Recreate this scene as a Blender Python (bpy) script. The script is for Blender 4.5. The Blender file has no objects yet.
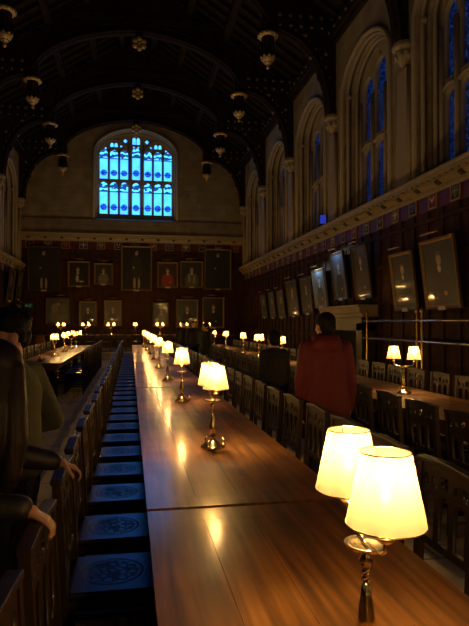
import bpy, bmesh, math, random
from mathutils import Vector, Matrix
random.seed(7)
S = bpy.context.scene
COL = S.collection
PI = math.pi
R = math.radians

# ------------------------------------------------------------------ materials
def newmat(name):
    m = bpy.data.materials.new(name); m.use_nodes = True
    nt = m.node_tree
    return m, nt, nt.nodes['Principled BSDF'], nt.nodes['Material Output']

def setin(n, **kw):
    for k, v in kw.items():
        k = k.replace('_', ' ')
        if k in n.inputs: n.inputs[k].default_value = v

def c4(c): return (c[0], c[1], c[2], 1)

def simple(name, col, rough=.6, metal=0, spec=.5, coat=0, bump=0, bscale=40, var=0, vscale=6):
    m, nt, b, o = newmat(name)
    setin(b, Base_Color=c4(col), Roughness=rough, Metallic=metal, Specular_IOR_Level=spec, Coat_Weight=coat, Coat_Roughness=.12)
    tc = nt.nodes.new('ShaderNodeTexCoord')
    if var:
        n = nt.nodes.new('ShaderNodeTexNoise'); n.inputs['Scale'].default_value = vscale; n.inputs['Detail'].default_value = 4
        nt.links.new(tc.outputs['Object'], n.inputs['Vector'])
        mx = nt.nodes.new('ShaderNodeMix'); mx.data_type = 'RGBA'
        mx.inputs[6].default_value = c4([x*(1-var) for x in col]); mx.inputs[7].default_value = c4([min(1, x*(1+var)) for x in col])
        nt.links.new(n.outputs[0], mx.inputs[0]); nt.links.new(mx.outputs[2], b.inputs['Base Color'])
    if bump:
        n = nt.nodes.new('ShaderNodeTexNoise'); n.inputs['Scale'].default_value = bscale; n.inputs['Detail'].default_value = 5
        nt.links.new(tc.outputs['Object'], n.inputs['Vector'])
        bp = nt.nodes.new('ShaderNodeBump'); bp.inputs['Strength'].default_value = bump; bp.inputs['Distance'].default_value = .01
        nt.links.new(n.outputs[0], bp.inputs['Height']); nt.links.new(bp.outputs[0], b.inputs['Normal'])
    return m

def wood(name, c1, c2, rough=.35, scale=(14, .9, 14), bump=.1, wear=0, wearcol=(.09, .08, .06), coat=0, rvar=0.0, spec=.5):
    """long grained wood, grain along the object's Y axis"""
    m, nt, b, o = newmat(name)
    tc = nt.nodes.new('ShaderNodeTexCoord'); mp = nt.nodes.new('ShaderNodeMapping'); mp.inputs['Scale'].default_value = scale
    nt.links.new(tc.outputs['Object'], mp.inputs['Vector'])
    n = nt.nodes.new('ShaderNodeTexNoise'); n.inputs['Scale'].default_value = 1.6; n.inputs['Detail'].default_value = 7; n.inputs['Distortion'].default_value = .15
    nt.links.new(mp.outputs[0], n.inputs['Vector'])
    r = nt.nodes.new('ShaderNodeValToRGB'); r.color_ramp.elements[0].position = .33; r.color_ramp.elements[1].position = .68
    r.color_ramp.elements[0].color = c4(c1); r.color_ramp.elements[1].color = c4(c2)
    nt.links.new(n.outputs[0], r.inputs[0]); last = r.outputs[0]
    setin(b, Roughness=rough, Coat_Weight=coat, Coat_Roughness=.15, Specular_IOR_Level=spec)
    if wear:
        w = nt.nodes.new('ShaderNodeTexNoise'); w.inputs['Scale'].default_value = 1.3; w.inputs['Detail'].default_value = 3; w.inputs['Roughness'].default_value = .5
        nt.links.new(tc.outputs['Object'], w.inputs['Vector'])
        rr = nt.nodes.new('ShaderNodeMapRange'); rr.inputs[1].default_value = .42; rr.inputs[2].default_value = .80; rr.inputs[4].default_value = wear
        nt.links.new(w.outputs[0], rr.inputs[0])
        mx = nt.nodes.new('ShaderNodeMix'); mx.data_type = 'RGBA'; mx.inputs[7].default_value = c4(wearcol)
        nt.links.new(rr.outputs[0], mx.inputs[0]); nt.links.new(last, mx.inputs[6]); last = mx.outputs[2]
    if rvar:
        w2 = nt.nodes.new('ShaderNodeTexNoise'); w2.inputs['Scale'].default_value = 5; w2.inputs['Detail'].default_value = 4
        nt.links.new(tc.outputs['Object'], w2.inputs['Vector'])
        r2 = nt.nodes.new('ShaderNodeMapRange'); r2.inputs[1].default_value = .3; r2.inputs[2].default_value = .7
        r2.inputs[3].default_value = rough-rvar; r2.inputs[4].default_value = rough+rvar
        nt.links.new(w2.outputs[0], r2.inputs[0]); nt.links.new(r2.outputs[0], b.inputs['Roughness'])
    nt.links.new(last, b.inputs['Base Color'])
    if bump:
        bp = nt.nodes.new('ShaderNodeBump'); bp.inputs['Strength'].default_value = bump; bp.inputs['Distance'].default_value = .004
        nt.links.new(n.outputs[0], bp.inputs['Height']); nt.links.new(bp.outputs[0], b.inputs['Normal'])
    return m

def masonry(name, c1, c2, mortar, bw, bh, axes, rough=.85, msize=.008, bump=.3):
    """blocks; axes = which object axes give (u, v)"""
    m, nt, b, o = newmat(name)
    tc = nt.nodes.new('ShaderNodeTexCoord'); sp = nt.nodes.new('ShaderNodeSeparateXYZ'); cb = nt.nodes.new('ShaderNodeCombineXYZ')
    nt.links.new(tc.outputs['Object'], sp.inputs[0])
    nt.links.new(sp.outputs[axes[0]], cb.inputs[0]); nt.links.new(sp.outputs[axes[1]], cb.inputs[1])
    br = nt.nodes.new('ShaderNodeTexBrick')
    br.inputs['Color1'].default_value = c4(c1); br.inputs['Color2'].default_value = c4(c2); br.inputs['Mortar'].default_value = c4(mortar)
    br.inputs['Scale'].default_value = 1; br.inputs['Mortar Size'].default_value = msize
    br.inputs['Brick Width'].default_value = bw; br.inputs['Row Height'].default_value = bh
    nt.links.new(cb.outputs[0], br.inputs['Vector'])
    n = nt.nodes.new('ShaderNodeTexNoise'); n.inputs['Scale'].default_value = 1.7; n.inputs['Detail'].default_value = 7
    nt.links.new(tc.outputs['Object'], n.inputs['Vector'])
    mr = nt.nodes.new('ShaderNodeMapRange'); mr.inputs[1].default_value = .3; mr.inputs[2].default_value = .7; mr.inputs[3].default_value = .72; mr.inputs[4].default_value = 1.12
    nt.links.new(n.outputs[0], mr.inputs[0])
    mx = nt.nodes.new('ShaderNodeMix'); mx.data_type = 'RGBA'; mx.blend_type = 'MULTIPLY'; mx.inputs[0].default_value = 1
    nt.links.new(br.outputs[0], mx.inputs[6]); nt.links.new(mr.outputs[0], mx.inputs[7])
    nt.links.new(mx.outputs[2], b.inputs['Base Color']); setin(b, Roughness=rough)
    bp = nt.nodes.new('ShaderNodeBump'); bp.inputs['Strength'].default_value = bump; bp.inputs['Distance'].default_value = .01
    n2 = nt.nodes.new('ShaderNodeTexNoise'); n2.inputs['Scale'].default_value = 30; n2.inputs['Detail'].default_value = 4
    nt.links.new(tc.outputs['Object'], n2.inputs['Vector']); nt.links.new(n2.outputs[0], bp.inputs['Height'])
    nt.links.new(bp.outputs[0], b.inputs['Normal'])
    return m

M = {}
M['stone'] = masonry('ashlar_stone', (.44, .35, .22), (.40, .315, .195), (.33, .26, .165), .75, .34, (1, 2))
M['stone_far'] = masonry('ashlar_stone_end', (.44, .35, .23), (.37, .295, .19), (.27, .22, .15), .8, .34, (0, 2))
M['stone_trim'] = simple('carved_stone', (.47, .375, .235), .8, bump=.4, bscale=25, var=.12, vscale=3)
M['flag'] = masonry('stone_flags', (.56, .46, .32), (.50, .41, .28), (.2, .17, .12), .6, .6, (0, 1), rough=.75, msize=.012)
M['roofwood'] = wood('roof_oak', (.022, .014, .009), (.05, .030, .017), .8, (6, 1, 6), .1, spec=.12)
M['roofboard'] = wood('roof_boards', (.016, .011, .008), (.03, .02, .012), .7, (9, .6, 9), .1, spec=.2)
M['gild'] = simple('gilding', (.85, .58, .24), .5, .4, bump=.3, bscale=30, var=.2)
M['dullgild'] = simple('dull_gilding', (.42, .30, .14), .5, .5, bump=.3, bscale=40, var=.25, vscale=12)
M['panel'] = wood('dark_panelling', (.046, .019, .009), (.088, .039, .017), .65, (5, 5, .8), .15, spec=.10)
M['redpanel'] = wood('red_frieze', (.10, .016, .010), (.14, .026, .015), .5, (4, 4, 4), .1)
M['cornice'] = simple('painted_cornice', (.38, .29, .145), .6, bump=.5, bscale=18, var=.25, vscale=9)
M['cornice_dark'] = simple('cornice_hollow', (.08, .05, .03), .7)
M['tabletop'] = wood('table_oak', (.13, .044, .0068), (.41, .145, .021), .42, (16, .8, 16), .06, wear=.75, wearcol=(.045, .027, .013), rvar=.06, coat=.48, spec=.35)
M['tableleg'] = wood('table_leg_oak', (.06, .025, .01), (.12, .05, .02), .4, (14, 14, 1), .1)
M['chair'] = wood('chair_oak', (.018, .009, .005), (.045, .022, .010), .42, (14, 14, 1.4), .12)
M['brass'] = simple('brass', (.83, .62, .28), .2, 1, bump=.05, bscale=60)
M['brassdull'] = simple('dull_brass', (.6, .42, .18), .35, 1)
M['steel'] = simple('steel_rail', (.6, .58, .55), .25, 1)
M['candle'] = simple('candle_tube', (.85, .78, .6), .5)
M['white'] = simple('plaque_card', (.7, .62, .45), .6)
M['iron'] = simple('black_iron', (.02, .02, .02), .5, .6)
M['soot'] = simple('sooty_hearth', (.012, .01, .009), .9)
M['frame_gold'] = simple('frame_gilt', (.30, .19, .08), .45, .35, bump=.5, bscale=50, var=.3, vscale=15)
M['frame_dark'] = simple('frame_dark', (.10, .06, .03), .4, .2, bump=.4, bscale=50, var=.3, vscale=15)
M['skin'] = simple('skin', (.55, .29, .19), .5, bump=.1, bscale=120, var=.08)
M['lips'] = simple('lips', (.4, .14, .11), .45)
M['eyewhite'] = simple('eye_white', (.7, .68, .64), .3)
M['hairblack'] = simple('black_hair', (.010, .007, .005), .65, spec=.2, bump=.8, bscale=90)
M['hairbrown'] = wood('brown_hair', (.008, .004, .003), (.018, .009, .006), .55, (60, 60, 3), .8, spec=.3)
M['olive'] = simple('olive_shirt', (.085, .08, .035), .85, bump=.5, bscale=180, var=.15, vscale=20)
M['leather'] = simple('black_leather', (.010, .009, .009), .58, bump=.5, bscale=14, var=.2)
M['redcoat'] = simple('red_jacket', (.14, .013, .014), .75, bump=.5, bscale=14, var=.15, vscale=8)
M['darkcoat'] = simple('dark_coat', (.009, .008, .008), .85, bump=.5, bscale=12)
M['greycoat'] = simple('grey_coat', (.02, .018, .018), .85, bump=.5, bscale=12)
M['denim'] = simple('dark_denim', (.02, .025, .045), .85, bump=.3, bscale=90)
M['shoe'] = simple('dark_shoes', (.02, .015, .012), .5)

# seat leather with an embossed crest
def seat_mat():
    m, nt, b, o = newmat('seat_leather')
    setin(b, Base_Color=(.012, .014, .04, 1), Roughness=.30, Specular_IOR_Level=1.0, Specular_Tint=(.62, .46, 1, 1))
    tc = nt.nodes.new('ShaderNodeTexCoord')
    g = nt.nodes.new('ShaderNodeVectorMath'); g.operation = 'LENGTH'
    sp = nt.nodes.new('ShaderNodeVectorMath'); sp.operation = 'MULTIPLY'; sp.inputs[1].default_value = (1, 1, 0)
    nt.links.new(tc.outputs['Object'], sp.inputs[0]); nt.links.new(sp.outputs[0], g.inputs[0])
    def band(lo, hi):
        a = nt.nodes.new('ShaderNodeMath'); a.operation = 'GREATER_THAN'; a.inputs[1].default_value = lo
        c = nt.nodes.new('ShaderNodeMath'); c.operation = 'LESS_THAN'; c.inputs[1].default_value = hi
        mm = nt.nodes.new('ShaderNodeMath'); mm.operation = 'MULTIPLY'
        nt.links.new(g.outputs['Value'], a.inputs[0]); nt.links.new(g.outputs['Value'], c.inputs[0])
        nt.links.new(a.outputs[0], mm.inputs[0]); nt.links.new(c.outputs[0], mm.inputs[1]); return mm
    ring = band(.128, .142)
    inner = band(-1, .118)
    v = nt.nodes.new('ShaderNodeTexVoronoi'); v.inputs['Scale'].default_value = 26; v.feature = 'DISTANCE_TO_EDGE'
    nt.links.new(sp.outputs[0], v.inputs['Vector'])
    th = nt.nodes.new('ShaderNodeMath'); th.operation = 'LESS_THAN'; th.inputs[1].default_value = .16
    nt.links.new(v.outputs['Distance'], th.inputs[0])
    mu = nt.nodes.new('ShaderNodeMath'); mu.operation = 'MULTIPLY'; nt.links.new(th.outputs[0], mu.inputs[0]); nt.links.new(inner.outputs[0], mu.inputs[1])
    ad = nt.nodes.new('ShaderNodeMath'); ad.operation = 'ADD'; nt.links.new(mu.outputs[0], ad.inputs[0]); nt.links.new(ring.outputs[0], ad.inputs[1])
    n = nt.nodes.new('ShaderNodeTexNoise'); n.inputs['Scale'].default_value = 160
    nt.links.new(tc.outputs['Object'], n.inputs['Vector'])
    m3 = nt.nodes.new('ShaderNodeMath'); m3.operation = 'MULTIPLY_ADD'; m3.inputs[1].default_value = .15
    nt.links.new(n.outputs[0], m3.inputs[0]); nt.links.new(ad.outputs[0], m3.inputs[2])
    bp = nt.nodes.new('ShaderNodeBump'); bp.inputs['Strength'].default_value = .7; bp.inputs['Distance'].default_value = .004
    nt.links.new(m3.outputs[0], bp.inputs['Height']); nt.links.new(bp.outputs[0], b.inputs['Normal'])
    rg = nt.nodes.new('ShaderNodeMath'); rg.operation = 'MULTIPLY_ADD'; rg.inputs[1].default_value = .20; rg.inputs[2].default_value = .28
    nt.links.new(ad.outputs[0], rg.inputs[0]); nt.links.new(rg.outputs[0], b.inputs['Roughness'])
    return m
M['seat'] = seat_mat()

# lampshade: translucent parchment, a little light passes straight through
def shade_mat():
    m, nt, b, o = newmat('parchment_shade')
    nt.nodes.remove(b)
    tr = nt.nodes.new('ShaderNodeBsdfTranslucent'); tr.inputs[0].default_value = (.46, .26, .12, 1)
    df = nt.nodes.new('ShaderNodeBsdfDiffuse'); df.inputs[0].default_value = (.46, .30, .14, 1)
    tp = nt.nodes.new('ShaderNodeBsdfTransparent'); tp.inputs[0].default_value = (1, .80, .46, 1)
    a = nt.nodes.new('ShaderNodeMixShader'); a.inputs[0].default_value = .3
    nt.links.new(tr.outputs[0], a.inputs[1]); nt.links.new(df.outputs[0], a.inputs[2])
    c = nt.nodes.new('ShaderNodeMixShader'); c.inputs[0].default_value = .46
    nt.links.new(a.outputs[0], c.inputs[1]); nt.links.new(tp.outputs[0], c.inputs[2])
    nt.links.new(c.outputs[0], o.inputs[0])
    return m
M['shade'] = shade_mat()

def bulb_mat():
    m, nt, b, o = newmat('lit_bulb')
    setin(b, Base_Color=(1, .9, .7, 1), Emission_Color=(1, .72, .38, 1), Emission_Strength=6)
    return m
M['bulb'] = bulb_mat()
M['bulb_off'] = simple('unlit_bulb', (.6, .58, .5), .2)

# stained glass lit by the dusk sky outside; UV runs 0..1 over each light
def glass_mat(name, bright, mid, dark, strength, med=True, scale=1.0):
    m, nt, b, o = newmat(name)
    L = nt.links.new; N = nt.nodes.new
    uv = N('ShaderNodeUVMap'); sp = N('ShaderNodeSeparateXYZ'); L(uv.outputs[0], sp.inputs[0])
    tc = N('ShaderNodeTexCoord')
    def math_(op, a, b2=None, c=None):
        n = N('ShaderNodeMath'); n.operation = op
        for i, x in enumerate((a, b2, c)):
            if x is None: continue
            if isinstance(x, (int, float)): n.inputs[i].default_value = x
            else: L(x, n.inputs[i])
        return n.outputs[0]
    def mixc(f, a, b2):
        n = N('ShaderNodeMix'); n.data_type = 'RGBA'
        if isinstance(f, (int, float)): n.inputs[0].default_value = f
        else: L(f, n.inputs[0])
        for i, x in ((6, a), (7, b2)):
            if isinstance(x, tuple): n.inputs[i].default_value = c4(x)
            else: L(x, n.inputs[i])
        return n.outputs[2]
    u, v = sp.outputs[0], sp.outputs[1]
    ns = N('ShaderNodeTexNoise'); ns.inputs['Scale'].default_value = 2.2*scale; L(tc.outputs['Object'], ns.inputs['Vector'])
    col = mixc(math_('MULTIPLY_ADD', ns.outputs[0], .9, -.15), bright, mid)
    vo = N('ShaderNodeTexVoronoi'); vo.inputs['Scale'].default_value = 11*scale; L(tc.outputs['Object'], vo.inputs['Vector'])
    if med:
        # fine leading grid
        gx = math_('LESS_THAN', math_('FRACT', math_('MULTIPLY', u, 4)), .10)
        gy = math_('LESS_THAN', math_('FRACT', math_('MULTIPLY', v, 15)), .10)
        grid = math_('MULTIPLY', math_('MAXIMUM', gx, gy), .35)
        col = mixc(grid, col, dark)
        # blue border
        edge = math_('GREATER_THAN', math_('ABSOLUTE', math_('SUBTRACT', u, .5)), .43)
        col = mixc(math_('MULTIPLY', edge, .6), col, mid)
        # medallion
        du = math_('SUBTRACT', u, .5); dv = math_('MULTIPLY', math_('SUBTRACT', v, .22), 4.0)
        r = math_('SQRT', math_('ADD', math_('MULTIPLY', du, du), math_('MULTIPLY', dv, dv)))
        inn = math_('LESS_THAN', r, .40)
        vc = math_('GREATER_THAN', vo.outputs['Distance'], .38)
        medc = mixc(math_('MULTIPLY', vc, .35), dark, mid)
        col = mixc(inn, col, medc)
        band = math_('LESS_THAN', math_('ABSOLUTE', math_('SUBTRACT', v, .22)), .012)
        col = mixc(math_('MULTIPLY', band, .7), col, dark)
        # canopy work at the head
        top = math_('GREATER_THAN', v, .70)
        w = N('ShaderNodeTexWave'); w.inputs['Scale'].default_value = 3.2; w.inputs['Distortion'].default_value = 6; w.inputs['Detail'].default_value = 2
        w.wave_type = 'RINGS'; L(tc.outputs['Object'], w.inputs['Vector'])
        canopy = mixc(math_('GREATER_THAN', w.outputs[1], .58), dark, bright)
        col = mixc(math_('MULTIPLY', top, .92), col, canopy)
        b2_ = math_('LESS_THAN', math_('ABSOLUTE', math_('SUBTRACT', v, .70)), .02)
        col = mixc(math_('MULTIPLY', b2_, .85), col, dark)
    else:
        vo2 = N('ShaderNodeTexVoronoi'); vo2.feature = 'DISTANCE_TO_EDGE'; vo2.inputs['Scale'].default_value = 5*scale
        L(tc.outputs['Object'], vo2.inputs['Vector'])
        ln = math_('LESS_THAN', vo2.outputs['Distance'], .05)
        vc = math_('GREATER_THAN', vo.outputs['Distance'], .42)
        col = mixc(vc, col, dark)
        col = mixc(ln, col, (dark[0]*.2, dark[1]*.2, dark[2]*.2))
    setin(b, Base_Color=(.01, .015, .03, 1), Roughness=.15, Emission_Strength=strength)
    L(col, b.inputs['Emission Color'])
    return m
M['glass_far'] = glass_mat('stained_glass_end', (.022, .155, .38), (.007, .045, .34), (.0006, .0018, .016), 2.9)
M['glass_side'] = glass_mat('stained_glass_side', (.006, .020, .085), (.004, .012, .07), (.001, .003, .018), .5, med=False, scale=1.6)

def painting_mat(name, bg, bg2, figs, sheen=1.0):
    """oil portrait: soft ellipses (x, z, rx, rz, colour) on a dark ground, glazed"""
    m, nt, b, o = newmat(name)
    L = nt.links.new; N = nt.nodes.new
    uv = N('ShaderNodeUVMap')
    ns = N('ShaderNodeTexNoise'); ns.inputs['Scale'].default_value = 3; ns.inputs['Detail'].default_value = 6
    L(uv.outputs[0], ns.inputs['Vector'])
    mx = N('ShaderNodeMix'); mx.data_type = 'RGBA'; mx.inputs[6].default_value = c4(bg); mx.inputs[7].default_value = c4(bg2)
    L(ns.outputs[0], mx.inputs[0]); last = mx.outputs[2]
    nv = N('ShaderNodeMixRGB'); nv.inputs[0].default_value = .05; L(uv.outputs[0], nv.inputs[1])
    n3 = N('ShaderNodeTexNoise'); n3.inputs['Scale'].default_value = 9; L(uv.outputs[0], n3.inputs['Vector']); L(n3.outputs[1], nv.inputs[2])
    for (x, z, rx, rz, col) in figs:
        mp = N('ShaderNodeMapping'); mp.vector_type = 'POINT'
        mp.inputs['Location'].default_value = (-x/rx, -z/rz, 0); mp.inputs['Scale'].default_value = (1/rx, 1/rz, 0)
        L(nv.outputs[0], mp.inputs['Vector'])
        ln = N('ShaderNodeVectorMath'); ln.operation = 'LENGTH'; L(mp.outputs[0], ln.inputs[0])
        mr = N('ShaderNodeMapRange'); mr.interpolation_type = 'SMOOTHSTEP'; mr.inputs[1].default_value = .7; mr.inputs[2].default_value = 1.15
        mr.inputs[3].default_value = 1; mr.inputs[4].default_value = 0
        L(ln.outputs['Value'], mr.inputs[0])
        m2 = N('ShaderNodeMix'); m2.data_type = 'RGBA'; L(mr.outputs[0], m2.inputs[0]); L(last, m2.inputs[6]); m2.inputs[7].default_value = c4(col)
        last = m2.outputs[2]
    L(last, b.inputs['Base Color']); setin(b, Roughness=.5, Coat_Weight=sheen, Coat_Roughness=.045, Coat_IOR=1.5)
    return m

# ------------------------------------------------------------------ mesh helpers
class MB:
    def __init__(s): s.v = []; s.f = []; s.sm = []; s.uv = {}
    def add(s, vs, fs, smooth=False):
        k = len(s.v); s.v += [Vector(x) for x in vs]
        for f in fs: s.f.append([i+k for i in f]); s.sm.append(smooth)
        return s
    def box(s, c, d, rot=None):
        vs = []
        for x in (-.5, .5):
            for y in (-.5, .5):
                for z in (-.5, .5):
                    p = Vector((x*d[0], y*d[1], z*d[2]))
                    if rot: p = rot @ p
                    vs.append(p+Vector(c))
        return s.add(vs, [(0, 1, 3, 2), (4, 6, 7, 5), (0, 4, 5, 1), (2, 3, 7, 6), (0, 2, 6, 4), (1, 5, 7, 3)])
    def bb(s, a, b): return s.box([(a[i]+b[i])/2 for i in range(3)], [abs(b[i]-a[i]) for i in range(3)])
    def tube(s, pts, r, n=8, closed=False, smooth=True):
        pts = [Vector(p) for p in pts]; m = len(pts)
        rs = r if isinstance(r, (list, tuple)) else [r]*m
        rings = []; up = None
        for i, p in enumerate(pts):
            if closed: t = pts[(i+1) % m]-pts[i-1]
            else: t = pts[min(i+1, m-1)]-pts[max(i-1, 0)]
            t.normalize()
            if up is None:
                up = Vector((0, 0, 1)) if abs(t.z) < .9 else Vector((1, 0, 0))
            a = t.cross(up)
            if a.length < 1e-4: up = Vector((0, 1, 0)); a = t.cross(up)
            a.normalize(); b2 = a.cross(t).normalized(); up = b2
            rings.append([p+(a*math.cos(2*PI*k/n)+b2*math.sin(2*PI*k/n))*rs[i] for k in range(n)])
        vs = [q for rg in rings for q in rg]; fs = []
        for i in range(m if closed else m-1):
            j = (i+1) % m
            for k in range(n): fs.append((i*n+k, i*n+(k+1) % n, j*n+(k+1) % n, j*n+k))
        s.add(vs, fs, smooth)
        if not closed: s.add(rings[0], [tuple(range(n))[::-1]]); s.add(rings[-1], [tuple(range(n))])
        return s
    def lathe(s, prof, o=(0, 0, 0), n=20, smooth=True, cap=True):
        vs = []; fs = []; m = len(prof)
        for (r, z) in prof:
            for k in range(n):
                a = 2*PI*k/n; vs.append((o[0]+r*math.cos(a), o[1]+r*math.sin(a), o[2]+z))
        for i in range(m-1):
            for k in range(n): fs.append((i*n+k, i*n+(k+1) % n, (i+1)*n+(k+1) % n, (i+1)*n+k))
        s.add(vs, fs, smooth)
        if cap:
            s.add(vs[:n], [tuple(range(n))[::-1]]); s.add(vs[-n:], [tuple(range(n))])
        return s
    def prism(s, poly, h0, h1, fn):
        n = len(poly); vs = [fn(a, b, h0) for a, b in poly]+[fn(a, b, h1) for a, b in poly]
        return s.add(vs, [tuple(range(n))[::-1], tuple(range(n, 2*n))]+[(i, (i+1) % n, n+(i+1) % n, n+i) for i in range(n)])
    def ball(s, c, r, n=12, m=8):
        rr = r if isinstance(r, (list, tuple)) else (r, r, r); vs = []; fs = []
        for i in range(m+1):
            t = PI*i/m
            for k in range(n):
                a = 2*PI*k/n
                vs.append((c[0]+rr[0]*math.sin(t)*math.cos(a), c[1]+rr[1]*math.sin(t)*math.sin(a), c[2]-rr[2]*math.cos(t)))
        for i in range(m):
            for k in range(n): fs.append((i*n+k, i*n+(k+1) % n, (i+1)*n+(k+1) % n, (i+1)*n+k))
        return s.add(vs, fs, True)
    def build(s, name, mat, parent=None, bevel=0, loc=None, uvs=None):
        me = bpy.data.meshes.new(name); me.from_pydata([tuple(v) for v in s.v], [], s.f)
        for p, q in zip(me.polygons, s.sm): p.use_smooth = q
        bm = bmesh.new(); bm.from_mesh(me)
        if uvs is None: bmesh.ops.remove_doubles(bm, verts=bm.verts, dist=1e-5)
        bmesh.ops.recalc_face_normals(bm, faces=bm.faces); bm.to_mesh(me); bm.free()
        if uvs:
            l = me.uv_layers.new(name='UVMap')
            for p in me.polygons:
                for li in p.loop_indices: l.data[li].uv = uvs[me.loops[li].vertex_index]
        return link(name, me, mat, parent, bevel, loc)

def link(name, me, mat, parent=None, bevel=0, loc=None):
    o = bpy.data.objects.new(name, me); COL.objects.link(o)
    if mat and not me.materials: me.materials.append(mat)
    if parent: o.parent = parent
    if loc: o.location = loc
    if bevel:
        b = o.modifiers.new('Bevel', 'BEVEL'); b.width = bevel; b.segments = 2; b.limit_method = 'ANGLE'
    return o

def plate_mesh(name, outer, holes, h0, h1, fn):
    """flat plate with holes; (u, v, h) -> fn(u, v, h)"""
    cu = bpy.data.curves.new(name, 'CURVE'); cu.dimensions = '2D'; cu.fill_mode = 'BOTH'; cu.extrude = .5
    for poly in [outer]+holes:
        sp = cu.splines.new('POLY'); sp.points.add(len(poly)-1)
        for p, (a, b) in zip(sp.points, poly): p.co = (a, b, 0, 1)
        sp.use_cyclic_u = True
    tmp = bpy.data.objects.new(name, cu)
    me = bpy.data.meshes.new_from_object(tmp)
    bpy.data.objects.remove(tmp); bpy.data.curves.remove(cu)
    for v in me.vertices:
        v.co = Vector(fn(v.co.x, v.co.y, h0+(h1-h0)*(v.co.z+.5)))
    bm = bmesh.new(); bm.from_mesh(me); bmesh.ops.remove_doubles(bm, verts=bm.verts, dist=1e-5)
    bmesh.ops.recalc_face_normals(bm, faces=bm.faces); bm.to_mesh(me); bm.free()
    me.materials.clear()
    return me
def plate(name, outer, holes, h0, h1, fn, mat, parent=None): return link(name, plate_mesh(name, outer, holes, h0, h1, fn), mat, parent)

def rect(x0, z0, x1, z1): return [(x0, z0), (x1, z0), (x1, z1), (x0, z1)]
def archz(t, zs, rise):
    t = min(1, abs(t)); return zs+rise*((1-t**2.3)**.55*.86+.14*(1-t))
def arch(cx, hw, z0, zs, rise, n=9):
    pts = [(cx-hw, z0), (cx+hw, z0)]
    for i in range(2*n+1):
        a = PI*i/(2*n); x = math.cos(a); pts.append((cx+hw*x, archz(x, zs, rise)))
    return pts
def foil(cx, cz, r, n=4, m=5, rot=0):
    pts = []
    for k in range(n):
        a0 = rot+2*PI*k/n; c = (cx+r*.55*math.cos(a0), cz+r*.55*math.sin(a0))
        for j in range(m+1):
            a = a0-PI*.62+PI*1.24*j/m; pts.append((c[0]+r*.45*math.cos(a), c[1]+r*.45*math.sin(a)))
    return pts

def thing(name, loc=(0, 0, 0), rz=0, label=None, cat=None, group=None, kind=None):
    o = bpy.data.objects.new(name, None); COL.objects.link(o); o.location = loc; o.rotation_euler = (0, 0, rz)
    o.empty_display_size = .1
    tag(o, label, cat, group, kind); return o
def tag(o, label=None, cat=None, group=None, kind=None):
    if label: o['label'] = label
    if cat: o['category'] = cat
    if group: o['group'] = group
    if kind: o['kind'] = kind
    return o
KIDS = {}
def kids(o): return [c for c in bpy.data.objects if c.parent == o]
def tree(o): return (o, [tree(c) for c in kids(o)])
def copy_tree(t, parent=None):
    c = t[0].copy(); COL.objects.link(c)
    if parent: c.parent = parent
    for k in t[1]: copy_tree(k, c)
    return c
ONES = 'zeroth first second third fourth fifth sixth seventh eighth ninth tenth eleventh twelfth thirteenth fourteenth fifteenth sixteenth seventeenth eighteenth nineteenth'.split()
def ordinal(n):
    if n < 20: return ONES[n]
    t = {2: ('twentieth', 'twenty-'), 3: ('thirtieth', 'thirty-'), 4: ('fortieth', 'forty-')}[n//10]
    return t[0] if n % 10 == 0 else t[1]+ONES[n % 10]

# ------------------------------------------------------------------ dimensions
XL, XR, YF, YB = -5.62, 6.2, 30.7, -6.0
XC = .31
BAYS = [30.35, 25.75, 21.15, 16.55, 11.95, 7.35, 2.75, -1.85]
WALLTOP = 10.45
CORN = 4.45          # side cornice
CORNF = 6.12         # end cornice

# floor
f = MB().bb((XL-1.2, YB-.3, -.2), (XR+1.2, YF+.6, 0)).build('floor', M['flag']); f['kind'] = 'structure'

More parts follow.
